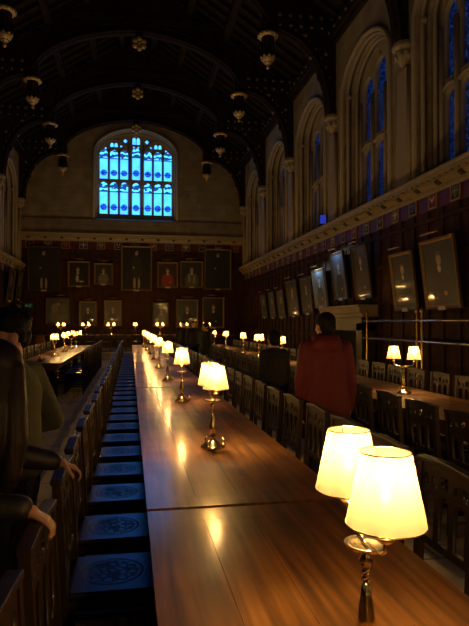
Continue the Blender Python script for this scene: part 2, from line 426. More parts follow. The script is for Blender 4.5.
# ------------------------------------------------------------------ side walls
def side_wall(side):
    sx = XR if side == 'right' else XL
    sg = 1 if side == 'right' else -1
    root = thing('wall_'+side, kind='structure')
    outer = rect(YB, 0, YF, WALLTOP)
    wins = []
    for a, b in zip(BAYS[1:], BAYS[:-1]):
        c = (a+b)/2; hw = 1.5
        if 7 < c < 11: hw = 1.78
        wins.append((c, hw))
    fn = lambda u, v, h: (sx+sg*h, u, v)
    for (h0, h1, k, zb) in ((0, .2, 0, 4.62), (.2, .42, .15, 4.75), (.42, .75, .30, 4.9)):
        holes = [arch(c, hw-k, zb, 8.35-k*.2, .98-k*.25) for c, hw in wins]
        plate('masonry', outer, holes, h0, h1, fn, M['stone'], root)
    # sloping sills
    mb = MB()
    for c, hw in wins:
        mb.add([(sx, c-hw, 4.6), (sx, c+hw, 4.6), (sx+sg*.75, c-hw, 5.0), (sx+sg*.75, c+hw, 5.0), (sx+sg*.75, c-hw, 4.5), (sx+sg*.75, c+hw, 4.5)],
               [(0, 1, 3, 2), (0, 2, 4), (1, 5, 3), (2, 3, 5, 4), (0, 4, 5, 1)])
    mb.build('sloping_sill', M['stone_trim'], root)
    # wall shafts under the roof corbels
    mb = MB()
    for y in BAYS[:-1]:
        mb.bb((sx-sg*.10, y-.24, CORN+.2), (sx, y+.24, 7.4))
        for q in (-.27, .27): mb.tube([(sx-sg*.05, y+q, CORN+.2), (sx-sg*.05, y+q, 7.4)], .05, 8)
    mb.build('wall_shaft', M['stone_trim'], root)
    # wall plate of the roof
    mb = MB().bb((sx-sg*.22, YB, WALLTOP-.12), (sx+sg*.3, YF, WALLTOP+.22))
    mb.bb((sx-sg*.12, YB, WALLTOP-.26), (sx+sg*.1, YF, WALLTOP-.12))
    mb.build('wall_plate', M['roofwood'], root)
    mb = MB()
    y = 3.0
    while y < YF-.3:
        mb.ball((sx-sg*.24, y, WALLTOP+.05), (.03, .055, .055), 8, 4); y += .46
    mb.build('plate_stud', M['dullgild'], root)
    # panelling
    mb = MB().bb((sx-sg*.05, YB, 0), (sx+sg*.0, YF, CORN-.42))
    y = YB+.2; zs = [.12, 1.25, 2.1, 3.0, 3.75]
    while y < YF:
        mb.bb((sx-sg*.085, y-.035, .1), (sx-sg*.05, y+.035, CORN-.5)); y += .575
    for z in zs: mb.bb((sx-sg*.09, YB, z-.04), (sx-sg*.05, YF, z+.04))
    mb.bb((sx-sg*.11, YB, 0), (sx-sg*.05, YF, .14))
    mb.build('wainscot', M['panel'], root)
    MB().bb((sx-sg*.06, YB, CORN-.5), (sx, YF, CORN-.12)).build('red_frieze', M['redpanel'], root)
    # cornice
    t = thing('trim_1' if side == 'right' else 'trim_2', kind='structure')
    prof = [(0, -.17), (.08, -.17), (.10, -.12), (.10, -.06), (.20, 0), (.20, .05), (.30, .09), (.30, .14), (.33, .17), (.33, .21), (0, .25)]
    MB().prism(prof, YB, YF, lambda a, b, h: (sx-sg*a, h, CORN+b)).build('cornice_moulding', M['cornice'], t)
    mb = MB(); y = 2.0; i = 0
    while y < YF-.1:
        mb.box((sx-sg*.22, y, CORN+.065), (.12, .11, .05)); y += .22
    mb.build('dentils', M['cornice'], t)
    mb = MB(); y = 2.1
    while y < YF-.1:
        mb.box((sx-sg*.16, y, CORN-.01), (.11, .13, .075), Matrix.Rotation(.6, 3, 'Y')); y += .82
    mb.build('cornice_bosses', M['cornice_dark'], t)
    # corbels (carved capitals)
    for n, y in enumerate(BAYS[:-1]):
        mb = MB(); prof = [(.03, -.62), (.07, -.55), (.06, -.48), (.12, -.40), (.20, -.28), (.24, -.18), (.20, -.15), (.23, -.10), (.29, -.06), (.29, 0), (.26, .03), (.26, .06), (.02, .06)]
        mb.lathe(prof, (sx-sg*.02, y if n else y+.05, 7.96), 10, False)
        for k in range(5):
            a = PI*(.5+k/4) if sg > 0 else PI*(-.5+k/4)
            mb.ball((sx-sg*.02+.2*math.cos(a), (y if n else y+.05)+.2*math.sin(a), 7.70), (.055, .055, .08), 8, 5)
        mb.build('corbel', M['stone_trim'], root)
    # windows
    for n, (c, hw) in enumerate(wins):
        if c < 3: continue
        w = thing('window_%d' % (n+2 if side == 'right' else n+12), kind='structure')
        # hood mould and jamb shafts
        mb = MB()
        for (rad, k, dep) in ((.07, -.06, -.02), (.05, .08, .10), (.05, .22, .32)):
            mb.tube([(sx+sg*dep, c+s_*(hw-k), 4.75) for s_ in (1,)]+[(sx+sg*dep, p[0], p[1]) for p in arch(c, hw-k, 4.75, 8.35-k*.2, .98-k*.3, 12)[2:]]+[(sx+sg*dep, c-(hw-k), 4.75)], rad, 6)
        for s_ in (1, -1):
            mb.lathe([(.05, -.05), (.09, 0), (.09, .05), (.06, .09)], (sx+sg*.14, c+s_*(hw-.08), 8.25), 8)
            mb.lathe([(.10, -.1), (.09, 0), (.06, .06)], (sx+sg*.14, c+s_*(hw-.08), 4.9), 8)
        mb.build('hood_mould', M['stone_trim'], w)
        ih = hw-.30; nl = 5 if hw > 1.6 else 3; lw = 2*ih/nl
        holes = []; lights = []
        for i in range(nl):
            lc = c-ih+lw*(i+.5); h = lw/2-.06
            top = archz((lc-c)/ih, 8.35, .8)-.55
            holes.append(arch(lc, h, 5.06, 6.42, .22, 5)); lights.append((lc, h, 5.0, 6.7))
            holes.append(arch(lc, h, 6.84, top, .26, 5)); lights.append((lc, h, 6.8, top+.3))
            holes.append(foil(lc, top+.42, .13, 4, 4, PI/4) if i == 1 else foil(lc, top+.40, .10, 3, 4, PI/2))
        plate('tracery', arch(c, ih+.02, 4.96, 8.29, .87, 10), holes, .46, .66, fn, M['stone_trim'], w)
        mb = MB()  # cusped swell of the transom, a roll on each mullion
        for i in range(nl+1):
            y = c-ih+lw*i; mb.tube([(sx+sg*.42, y, 5.0), (sx+sg*.42, y, 8.0)], .06, 6)
        for i in range(nl):
            lc = c-ih+lw*(i+.5)
            mb.tube([(sx+sg*.44, lc+h_*lw/2, 6.62+.10*(1-h_*h_)) for h_ in (-1, -.5, 0, .5, 1)], .045, 6)
        mb.build('mullion_roll', M['stone_trim'], w)
        mb = MB(); uvs = []
        for (lc, h, z0, z1) in lights+[(c, ih, 8.0, 9.0)]:
            mb.add([(sx+sg*.58, lc-h, z0), (sx+sg*.58, lc+h, z0), (sx+sg*.58, lc+h, z1), (sx+sg*.58, lc-h, z1)], [(0, 1, 2, 3)]); uvs += [(0, 0), (1, 0), (1, 1), (0, 1)]
        mb.build('stained_glass', M['glass_side'], w, uvs=uvs)
    # heraldic shields in the frieze
    tint = [(.35, .05, .03), (.05, .08, .22), (.25, .2, .12), (.03, .03, .04), (.10, .16, .07)]
    y = 3.2; k = 1
    yl = []
    while y < YF-.5: yl.append(y); y += .83
    for y in yl:
        s_ = thing('heraldic_shield', (sx-sg*.06, y, CORN-.31), R(-90)*sg,
                   'small painted heraldic shield in the %s wall frieze, %s from the end wall' % (side, ordinal(len(yl)-k+1)), 'shield', 'heraldic shields under the %s cornice' % side)
        shield_parts(s_, tint, k, .15); k += 1

SH = {}
def shield_parts(parent, tint, k, r):
    """square light border, shield with chief and charge; faces local -Y... the child meshes are shared"""
    key = (k % 5, k % 3, r)
    if key not in SH:
        a = MB()
        for s_ in (-1, 1):
            a.box((s_*r, -.012, 0), (.035, .024, 2*r+.035)); a.box((0, -.012, s_*r), (2*r, .024, .035))
        sh = [(-.72*r, .75*r), (.72*r, .75*r), (.72*r, -.05*r), (.4*r, -.5*r), (0, -.8*r), (-.4*r, -.5*r), (-.72*r, -.05*r)]
        b = MB().prism(sh, -.02, 0, lambda u, v, h: (u, h, v))
        c = MB()
        if k % 3 == 0:
            c.box((0, -.024, 0), (.22*r, .012, 1.3*r)); c.box((0, -.024, .12*r), (1.35*r, .012, .22*r))
        elif k % 3 == 1:
            c.add([(-.6*r, -.028, .3*r), (-.6*r, -.028, .6*r), (0, -.028, .05*r), (0, -.028, -.3*r), (.6*r, -.028, .3*r), (.6*r, -.028, .6*r)], [(0, 1, 2, 3), (3, 2, 5, 4)])
        else:
            for q in ((-.35, .35), (.35, .35), (0, -.3)): c.ball((q[0]*r, -.02, q[1]*r), (.2*r, .012, .2*r), 8, 4)
        SH[key] = (a, b, c)
        m = simple('heraldic_paint', tint[k % 5], .6)
        oa = a.build('border', M['cornice'], parent); ob = b.build('field', m, parent); oc = c.build('charge', M['dullgild'] if k % 2 else M['white'], ob)
        SH[key] = (oa.data, ob.data, oc.data)
    else:
        a, b, c = SH[key]
        link('border', a, None, parent); ob = link('field', b, None, parent); link('charge', c, None, ob)

side_wall('right')
side_wall('left')

# ------------------------------------------------------------------ end wall
def end_wall():
    root = thing('wall_far', kind='structure')
    fn = lambda u, v, h: (u, YF+h, v)
    outer = rect(XL-.9, 0, XR+.9, 14.5)
    wc = .30
    for (h0, h1, hw, zb, zs, ri) in ((0, .3, 2.14, 7.12, 10.78, 1.26), (.3, .55, 2.05, 7.18, 10.80, 1.18)):
        plate('masonry', outer, [arch(wc, hw, zb, zs, ri, 12)], h0, h1, fn, M['stone_far'], root)
    MB().bb((XL-.9, YF+.62, 0), (XR+.9, YF+.8, 14.5)).build('outer_masonry', M['stone_far'], root) if False else None
    # set-off (sloping string) above the cornice
    mb = MB().prism([(0, 7.12), (-.08, 7.1), (-.10, 7.0), (-.22, 6.40), (-.22, 6.3), (0, 6.3)], XL, XR, lambda a, b, h: (h, YF+a, b))
    mb.build('string_course', M['stone_far'], root)
    MB().add([(wc-2.14, YF-.02, 7.12), (wc+2.14, YF-.02, 7.12), (wc+2.14, YF+.5, 7.3), (wc-2.14, YF+.5, 7.3), (wc-2.14, YF+.5, 7.0), (wc+2.14, YF+.5, 7.0)],
             [(0, 1, 2, 3), (0, 3, 4), (1, 5, 2), (0, 4, 5, 1), (3, 2, 5, 4)]).build('sloping_sill', M['stone_trim'], root)
    # panelling
    mb = MB().bb((XL, YF-.05, 0), (XR, YF, CORNF-.2))
    x = XL+.25
    while x < XR: mb.bb((x-.035, YF-.085, .1), (x+.035, YF-.05, CORNF-.62)); x += .56
    for z in (.12, 1.25, 1.95, 2.65, 3.35, 4.1, 4.8, 5.45): mb.bb((XL, YF-.09, z-.04), (XR, YF-.05, z+.04))
    mb.build('wainscot', M['panel'], root)
    MB().bb((XL, YF-.06, CORNF-.62), (XR, YF, CORNF-.18)).build('red_frieze', M['redpanel'], root)
    t = thing('trim_3', kind='structure')
    prof = [(0, -.2), (.08, -.2), (.10, -.12), (.20, -.02), (.20, .03), (.28, .08), (.28, .13), (.32, .17), (.32, .21), (0, .24)]
    MB().prism(prof, XL, XR, lambda a, b, h: (h, YF-a, CORNF+b)).build('cornice_moulding', M['cornice'], t)
    mb = MB(); x = XL+.2
    while x < XR: mb.box((x, YF-.21, CORNF+.055), (.11, .12, .05)); x += .22
    mb.build('dentils', M['cornice'], t)
    mb = MB(); x = XL+.45
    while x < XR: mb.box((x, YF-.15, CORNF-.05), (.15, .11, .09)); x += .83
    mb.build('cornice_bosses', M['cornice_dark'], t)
    # great window
    w = thing('window_1', kind='structure')
    mb = MB()
    for (rad, hw, dep, zs, ri) in ((.08, 2.20, -.03, 10.78, 1.30), (.06, 2.10, .16, 10.80, 1.22), (.05, 2.03, .42, 10.80, 1.14)):
        a = arch(wc, hw, 7.2, zs, ri, 14)
        mb.tube([(wc+hw, YF+dep, 7.2)]+[(p[0], YF+dep, p[1]) for p in a[2:]]+[(wc-hw, YF+dep, 7.2)], rad, 6)
    mb.build('hood_mould', M['stone_trim'], w)
    # seven lights: three, one, three
    cs = [wc-1.72, wc-1.18, wc-.64, wc, wc+.64, wc+1.18, wc+1.72]; h = .215
    holes = []; lights = []
    for i, c in enumerate(cs):
        holes.append(arch(c, h, 7.52, 9.02, .24, 5)); lights.append((c, h, 7.5, 9.28))
        top = 10.76 if i != 3 else 10.92
        holes.append(arch(c, h, 9.42, top, .26, 5)); lights.append((c, h, 9.4, top+.28))
    small = []
    for s_ in (-1, 1):
        for q in (-.11, .11):
            holes.append(arch(wc+s_*1.18+q, .085, 11.16, 11.30, .10, 3)); small.append((wc+s_*1.18+q, .09, 11.05, 11.45))
        holes.append(foil(wc+s_*.58, 11.52, .11, 4, 4)); small.append((wc+s_*.58, .14, 11.4, 11.75))
        holes.append(foil(wc+s_*.80, 11.22, .07, 3, 4)); small.append((wc+s_*.80, .08, 11.1, 11.35))
        holes.append(foil(wc+s_*1.62, 11.08, .07, 3, 4)); small.append((wc+s_*1.62, .08, 11.0, 11.2))
    for q in (-.11, .11):
        holes.append(arch(wc+q, .09, 11.35, 11.62, .12, 4)); small.append((wc+q, .1, 11.3, 11.85))
        holes.append(foil(wc+q*1.1, 11.20, .065, 3, 4)); small.append((wc+q*1.1, .07, 11.1, 11.3))
    plate('tracery', arch(wc, 2.08, 7.15, 10.80, 1.22, 14), holes, .44, .58, fn, M['iron'] if False else M['stone_trim'], w)
    mb = MB()
    for x in (wc-.36, wc+.36): mb.tube([(x, YF+.42, 7.3), (x, YF+.42, 11.4)], .06, 6)
    for i in (0, 1, 4, 5):
        x = (cs[i]+cs[i+1])/2; mb.tube([(x, YF+.43, 7.3), (x, YF+.43, 11.0)], .035, 6)
    for s_ in (-1, 1):
        mb.tube([(wc+s_*(.36+1.62*(1-math.cos(t_))/1.0*.5), YF+.42, 10.6+.95*math.sin(t_)) for t_ in [PI*i/10 for i in range(11)]], .04, 6)
    mb.build('mullion_roll', M['stone_trim'], w)
    mb = MB(); uvs = []
    for k, (c, hh, z0, z1) in enumerate(lights+small):
        y = YF+.51
        mb.add([(c-hh, y, z0), (c+hh, y, z0), (c+hh, y, z1), (c-hh, y, z1)], [(0, 1, 2, 3)])
        uvs += [(0, 0), (1, 0), (1, 1), (0, 1)] if k < len(lights) else [(.2, .4), (.8, .4), (.8, .6), (.2, .6)]
    mb.build('stained_glass', M['glass_far'], w, uvs=uvs)
    tint = [(.35, .05, .03), (.05, .08, .22), (.25, .2, .12), (.03, .03, .04), (.10, .16, .07)]
    xs = [XL+.5+.9*i for i in range(13)]
    for k, x in enumerate(xs):
        s_ = thing('heraldic_shield', (x, YF-.06, CORNF-.40), 0, 'painted heraldic shield in the red frieze of the end wall, %s from the left corner' % ordinal(k+1), 'shield', 'heraldic shields on the end wall')
        shield_parts(s_, tint, k+3, .19)
end_wall()
b_ = MB().bb((XL-1, YB-.3, 0), (XR+1, YB, 14.5)).build('wall_back', M['panel']); b_['kind'] = 'structure'

# ------------------------------------------------------------------ roof
RIDGE = 14.9
def roofz(x): return WALLTOP+.35+(RIDGE-WALLTOP-.35)*(1-abs(x-XC)/6.2)
mb = MB()
for s_ in (-1, 1):
    x0 = XC+s_*6.6
    mb.add([(x0, YB-.3, roofz(x0)), (XC, YB-.3, RIDGE), (XC, YF+.6, RIDGE), (x0, YF+.6, roofz(x0)),
            (x0, YB-.3, roofz(x0)+.2), (XC, YB-.3, RIDGE+.2), (XC, YF+.6, RIDGE+.2), (x0, YF+.6, roofz(x0)+.2)],
           [(0, 1, 2, 3), (4, 7, 6, 5), (0, 3, 7, 4), (0, 4, 5, 1), (3, 2, 6, 7)])
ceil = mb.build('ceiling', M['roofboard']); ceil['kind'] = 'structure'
mb = MB()
y = 4.0
while y < YF:
    for s_ in (-1, 1):
        a = Vector((XC+s_*5.9, y, roofz(XC+5.9)-.08)); b = Vector((XC, y, RIDGE-.08)); d = b-a
        mb.box((a+b)/2, (.14, .16, d.length), Matrix.Rotation(math.atan2(d.x, d.z), 3, 'Y'))
    y += .575
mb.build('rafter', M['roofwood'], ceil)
mb = MB()
for k in (.22, .45, .68, .88):
    for s_ in (-1, 1):
        x = XC+s_*5.9*(1-k)
        mb.box((x, (YF+4)/2, roofz(x)-.22), (.26, YF-4, .22)); mb.box((x, (YF+4)/2, roofz(x)-.36), (.16, YF-4, .08))
mb.bb((XC-.16, 4, RIDGE-.45), (XC+.16, YF, RIDGE-.05))
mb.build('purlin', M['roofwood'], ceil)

PX = 3.78   # pendant offset from the centre line
def make_truss():
    root = thing('roof_truss', kind='structure')
    HW = 5.91
    fn = lambda u, v, h: (XC+u, h, v)
    def archv(u):  # underside of the upper arch
        t = min(1, abs(u)/PX); return 10.72+1.68*((1-t**2.0)**.62*.9+.1*(1-t))
    def brace(t): # underside of the lower brace, t 0 at wall .. 1 at pendant
        a = PI/2*t; return (HW-.22-(HW-.22-PX-.1)*(1-math.cos(a))**1.0, 8.0+2.5*math.sin(a)**.95)
    pts = []
    for i in range(13): u, v = brace(i/12); pts.append((u, v))
    arc = [(PX*(1-i/12.0)*1.0-.0, archv(PX*(1-i/12.0))) for i in range(13)]
    right = [(HW, 8.0)]+pts+arc[1:]
    left = [(-u, v) for u, v in right[::-1]][1:]
    # top line is the roof slope
    outer = right+left+[(-HW, 10.7), (0, RIDGE-.3), (HW, 10.7)]
    holes = []
    for s_ in (-1, 1):
        for (u, v, r) in ((5.15, 10.1, .17), (4.75, 10.35, .10), (5.35, 9.6, .11), (5.42, 9.2, .08)):
            holes.append(foil(s_*u, v, r, 4, 4, PI/4))
    plate('arch_panel', outer, holes, -.09, .09, fn, M['roofwood'], root)
    # mouldings along the soffits
    mb = MB()
    for off, rad in ((0, .09), (-.16, .05), (.16, .05)):
        for s_ in (-1, 1):
            mb.tube([(XC+s_*u, off, v+.02) for u, v in pts], rad, 6)
            mb.tube([(XC+s_*u, off, v+.03) for u, v in arc], rad, 6)
            mb.tube([(XC+s_*u*.97, off*.7, v+.35) for u, v in arc[1:]], rad*.6, 5)
    mb.build('arch_moulding', M['roofwood'], root)
    # hammer beam, wall post, hammer post, collar, struts
    mb = MB()
    for s_ in (-1, 1):
        mb.bb((XC+s_*(PX-.2), -.17, 10.56), (XC+s_*HW, .17, 10.86))
        mb.bb((XC+s_*(HW-.20), -.17, 8.02), (XC+s_*HW, .17, 10.6))
        mb.bb((XC+s_*(PX-.14), -.14, 10.2), (XC+s_*(PX+.14), .14, roofz(XC+PX)-.1))
        for u in (.9, 1.8, 2.7): mb.bb((XC+s_*u-.06, -.13, archv(u)+.3), (XC+s_*u+.06, .13, roofz(XC+u)-.1))
        for u in (.45, 1.35, 2.25, 3.2): mb.bb((XC+s_*u-.03, -.12, archv(u)+.4), (XC+s_*u+.03, .12, roofz(XC+u)-.1))
        for u in (4.3, 4.8, 5.3): mb.bb((XC+s_*u-.035, -.12, 10.8), (XC+s_*u+.035, .12, roofz(XC+u)-.05))
    mb.bb((XC-3.0, -.14, 12.75), (XC+3.0, .14, 12.98))
    mb.build('hammer_beam', M['roofwood'], root)
    # studs along beam and in the spandrel
    mb = MB()
    for s_ in (-1, 1):
        for i in range(6):
            for z in (10.64, 10.98):
                x = XC+s_*(PX+.35+i*.33)
                mb.ball((x, -.18 if z < 10.9 else -.12, z), (.05, .03, .05) if z < 10.9 else (.075, .03, .075), 8, 4)
        for i in range(9):
            u, v = brace(.15+i*.09); mb.ball((XC+s_*(u+.14), -.11, v+.20), (.032, .025, .045), 6, 4)
        for (u, v) in ((5.1, 9.75), (4.95, 10.42), (5.6, 9.9)): mb.ball((XC+s_*u, -.11, v), (.07, .03, .07), 8, 4)
    mb.build('gilded_stud', M['dullgild'], root)
    for s_ in (-1, 1):
        x = XC+s_*PX
        p = MB().lathe([(.12, -.55), (.16, -.45), (.18, -.3), (.10, -.2), (.10, 0), (.16, .05), (.20, .12), (.20, .3)], (x, 0, 10.05), 8, False)
        for k in range(8):
            a = 2*PI*k/8; p.tube([(x+.15*math.cos(a), .15*math.sin(a), 9.6), (x+.21*math.cos(a), .21*math.sin(a), 9.85), (x+.16*math.cos(a), .16*math.sin(a), 10.25)], .025, 5)
        po = p.build('pendant', M['roofwood'], root)
        g = MB().lathe([(.16, -.03), (.27, -.05), (.30, .0), (.30, .06), (.25, .10), (.16, .08)], (x, 0, 10.32), 16)
        for k in range(12): a = 2*PI*k/12; g.ball((x+.29*math.cos(a), .29*math.sin(a), 10.33), .045, 6, 4)
        g.build('pendant_crown', M['gild'], po)
        g = MB().lathe([(.02, -.30), (.05, -.27), (.05, -.22), (.03, -.19), (.09, -.14), (.16, -.06), (.21, .0), (.21, .05), (.12, .07)], (x, 0, 9.62), 16)
        for k in range(8): a = 2*PI*k/8; g.ball((x+.2*math.cos(a), .2*math.sin(a), 9.68), .045, 6, 4)
        g.build('pendant_finial', M['gild'], po)
    # central rose boss
    g = MB().ball((XC, -.16, 11.95), (.08, .06, .07), 10, 6)
    for k in range(6): a = 2*PI*k/6+PI/6; g.ball((XC+.18*math.cos(a), -.16, 11.95+.18*math.sin(a)), (.11, .07, .11), 8, 5)
    g.build('rose_boss', M['gild'], root)
    g = MB().lathe([(.05, -.25), (.10, -.1), (.14, 0), (.1, .2)], (XC, 0, 12.25), 8)
    g.build('boss_block', M['roofwood'], root)
    return root
tr = make_truss(); tr.location = (0, BAYS[0]+.1, 0)
tt = tree(tr)
for y in BAYS[1:6]:
    c = copy_tree(tt); c.location = (0, y, 0)

# ------------------------------------------------------------------ tables
def make_table(L_, W, label=None):
    root = thing('refectory_table')
    mb = MB(); z0, z1 = .71, .76; e = .16
    n = 4; ws = [.25, .22, .28, .25]
    x = -W/2
    for w_ in ws:
        w2 = w_*W; mb.box((x+w2/2, 0, (z0+z1)/2), (w2-.0014, L_-2*e-.002, z1-z0)); x += w2
    mb.bb((-W/2, -L_/2+.01, z0), (W/2, -L_/2+e, z1)); mb.bb((-W/2, L_/2-e, z0), (W/2, L_/2-.01, z1))
    mb.build('tabletop', M['tabletop'], root)
    MB().bb((-W/2+.10, -L_/2+.15, .60), (W/2-.10, L_/2-.15, .71)).build('apron', M['tableleg'], root)
    for yy in (-L_/2+.4, 0, L_/2-.4):
        for xx in (-W/2+.17, W/2-.17):
            MB().lathe([(.055, 0), (.055, .1), (.035, .14), (.05, .3), (.035, .48), (.055, .52), (.055, .62)], (xx, yy, 0), 10).build('leg', M['tableleg'], root)
    mb = MB()
    for yy in (-L_/2+.4, 0, L_/2-.4): mb.bb((-W/2+.17, yy-.03, .06), (W/2-.17, yy+.03, .12))
    mb.bb((-.03, -L_/2+.4, .07), (.03, L_/2-.4, .11))
    mb.build('stretcher', M['tableleg'], root)
    return root
TB = make_table(4.95, .97); TT = tree(TB)
first = True
joints = [-2.33, 2.64, 7.6, 12.6, 17.6, 22.6]
for (cx, nm) in ((.565, 'centre'), (3.22, 'right'), (-1.93, 'left')):
    for k, (a, b) in enumerate(zip(joints[:-1], joints[1:])):
        if nm == 'left' and a < 12: continue
        t = TB if first else copy_tree(TT); first = False
        t.location = (cx, (a+b)/2, 0)
        n_ = k+1 if nm == 'centre' else k if nm == 'right' else k-2
        tag(t, ('long oak refectory table in the %s row, %s one counting from the camera' % (nm, ordinal(n_))) if n_ else 'oak refectory table of the right row, beside the camera and out of view', 'table', 'long tables of the %s row' % nm)

# dais and high table
DZ = .3
MB().bb((XL+.1, 25.6, 0), (XR-.1, YF-.1, DZ)).build('floor_dais', M['flag'])['kind'] = 'structure'
MB().bb((XL+.1, 25.25, 0), (XR-.1, 25.6, DZ/2)).build('floor_step', M['flag'])['kind'] = 'structure'
ht = make_table(9.4, .95); ht.name = 'high_table'; ht.location = (.35, 27.5, DZ); ht.rotation_euler = (0, 0, R(90))
tag(ht, 'oak high table standing crosswise on the dais under the portraits', 'table')

# ------------------------------------------------------------------ chairs
def make_chair():
    """faces +Y locally, back at y about -.21"""
    root = thing('dining_chair')
    W = .215; lean = .03
    def bk(u, v, h): return (u, -.195-lean*(v-.45)/.5+h, v)
    # rear legs rise as stiles
    for s_ in (-1, 1):
        mb = MB()
        for (za, zb) in ((0, .45), (.45, .955)):
            pass
        vs = []; sec = [(0, -.215), (.45, -.195), (.955, -.195-lean)]
        for z, y in sec:
            for dx, dy in ((-.02, -.018), (.02, -.018), (.02, .018), (-.02, .018)): vs.append((s_*W+dx, y+dy, z))
        fs = [(3, 2, 1, 0), (8, 9, 10, 11)]
        for i in (0, 4):
            for k in range(4): fs.append((i+k, i+(k+1) % 4, i+4+(k+1) % 4, i+4+k))
        mb.add(vs, fs).build('leg', M['chair'], root)
        MB().box((s_*W, .185, .215), (.042, .042, .43)).build('leg', M['chair'], root)
    # pierced back: three lancets under tracery
    top = [(W-.02, .945), (0, .96), (-W+.02, .945)]
    outer = [(-W+.02, .56), (W-.02, .56)]+top
    holes = []
    for x in (-.125, 0, .125): holes.append(arch(x, .045, .595, .765, .055, 4))
    holes.append(foil(0, .878, .038, 4, 4, PI/4))
    for s_ in (-1, 1):
        holes.append([(s_*.062, .838), (s_*.105, .855), (s_*.112, .895), (s_*.075, .880)])
        holes.append([(s_*.135, .850), (s_*.18, .838), (s_*.178, .885), (s_*.145, .898)])
    link('back_panel', plate_mesh('back_panel', outer, holes, -.011, .011, bk), M['chair'], root)
    mb = MB().prism([(W+.022, .938), (0, .952), (-W-.022, .938), (-W-.022, .963), (0, .978), (W+.022, .963)], -.024, .024, bk)
    mb.build('top_rail', M['chair'], root, bevel=.004)
    MB().bb((-W, -.2, .43-.03), (W, .2, .44)).build('seat_frame', M['chair'], root)
    o = MB().bb((-W+.012, -.185, -.012), (W-.012, .205, .018)).build('seat', M['seat'], root, bevel=.012, loc=(0, 0, .452))
    mb = MB()
    for s_ in (-1, 1): mb.bb((s_*W-.012, -.2, .15), (s_*W+.012, .19, .18))
    mb.bb((-W, .0, .155), (W, .025, .18)); mb.bb((-W, .17, .25), (W, .195, .275))
    mb.build('stretcher', M['chair'], root)
    return root
CH = make_chair(); CT = tree(CH); first = [True]
def row(xs, ys, rz, text, group, z=0):
    for k, y in enumerate(ys):
        c = CH if first[0] else copy_tree(CT); first[0] = False
        jx = random.uniform(-.012, .012)
        c.location = (xs+jx, y, z); c.rotation_euler = (0, 0, rz+random.uniform(-.03, .03))
        tag(c, text % ordinal(k+1), 'chair', group)
L0 = [1.36, 1.97, 2.70, 3.30, 3.95, 4.58, 5.2, 5.83, 6.46, 7.06, 7.65, 8.27]
while L0[-1] < 21.8: L0.append(L0[-1]+.62)
row(-.075, L0, -PI/2, 'leather-seated oak chair left of the centre table, %s from the camera', 'chairs on the left of the centre table')
R0 = [2.39+.62*i for i in range(32)]
row(1.215, R0, PI/2, 'carved oak chair right of the centre table, %s from the camera', 'chairs on the right of the centre table')
row(2.62, [3.74+.62*i for i in range(30)], -PI/2, 'dark oak chair on the near side of the right table, %s from the camera', 'chairs on the near side of the right table')
row(3.80, [5.6+.62*i for i in range(27)], PI/2, 'oak chair on the wall side of the right table, %s from the camera', 'chairs on the far side of the right table')
row(-1.27, [13.6+.62*i for i in range(14)], PI/2, 'dark oak chair on the aisle side of the left table, %s from the camera', 'chairs on the aisle side of the left table')
row(-2.58, [12.9+.62*i for i in range(15)], -PI/2, 'dark oak chair on the wall side of the left table, %s from the camera', 'chairs on the wall side of the left table')
for k in range(13):
    c = copy_tree(CT); c.location = (-3.9+.7*k, 26.9, DZ); c.rotation_euler = (0, 0, 0)
    tag(c, 'oak chair drawn up to the front of the high table, %s from its left end' % ordinal(k+1), 'chair', 'chairs in front of the high table')

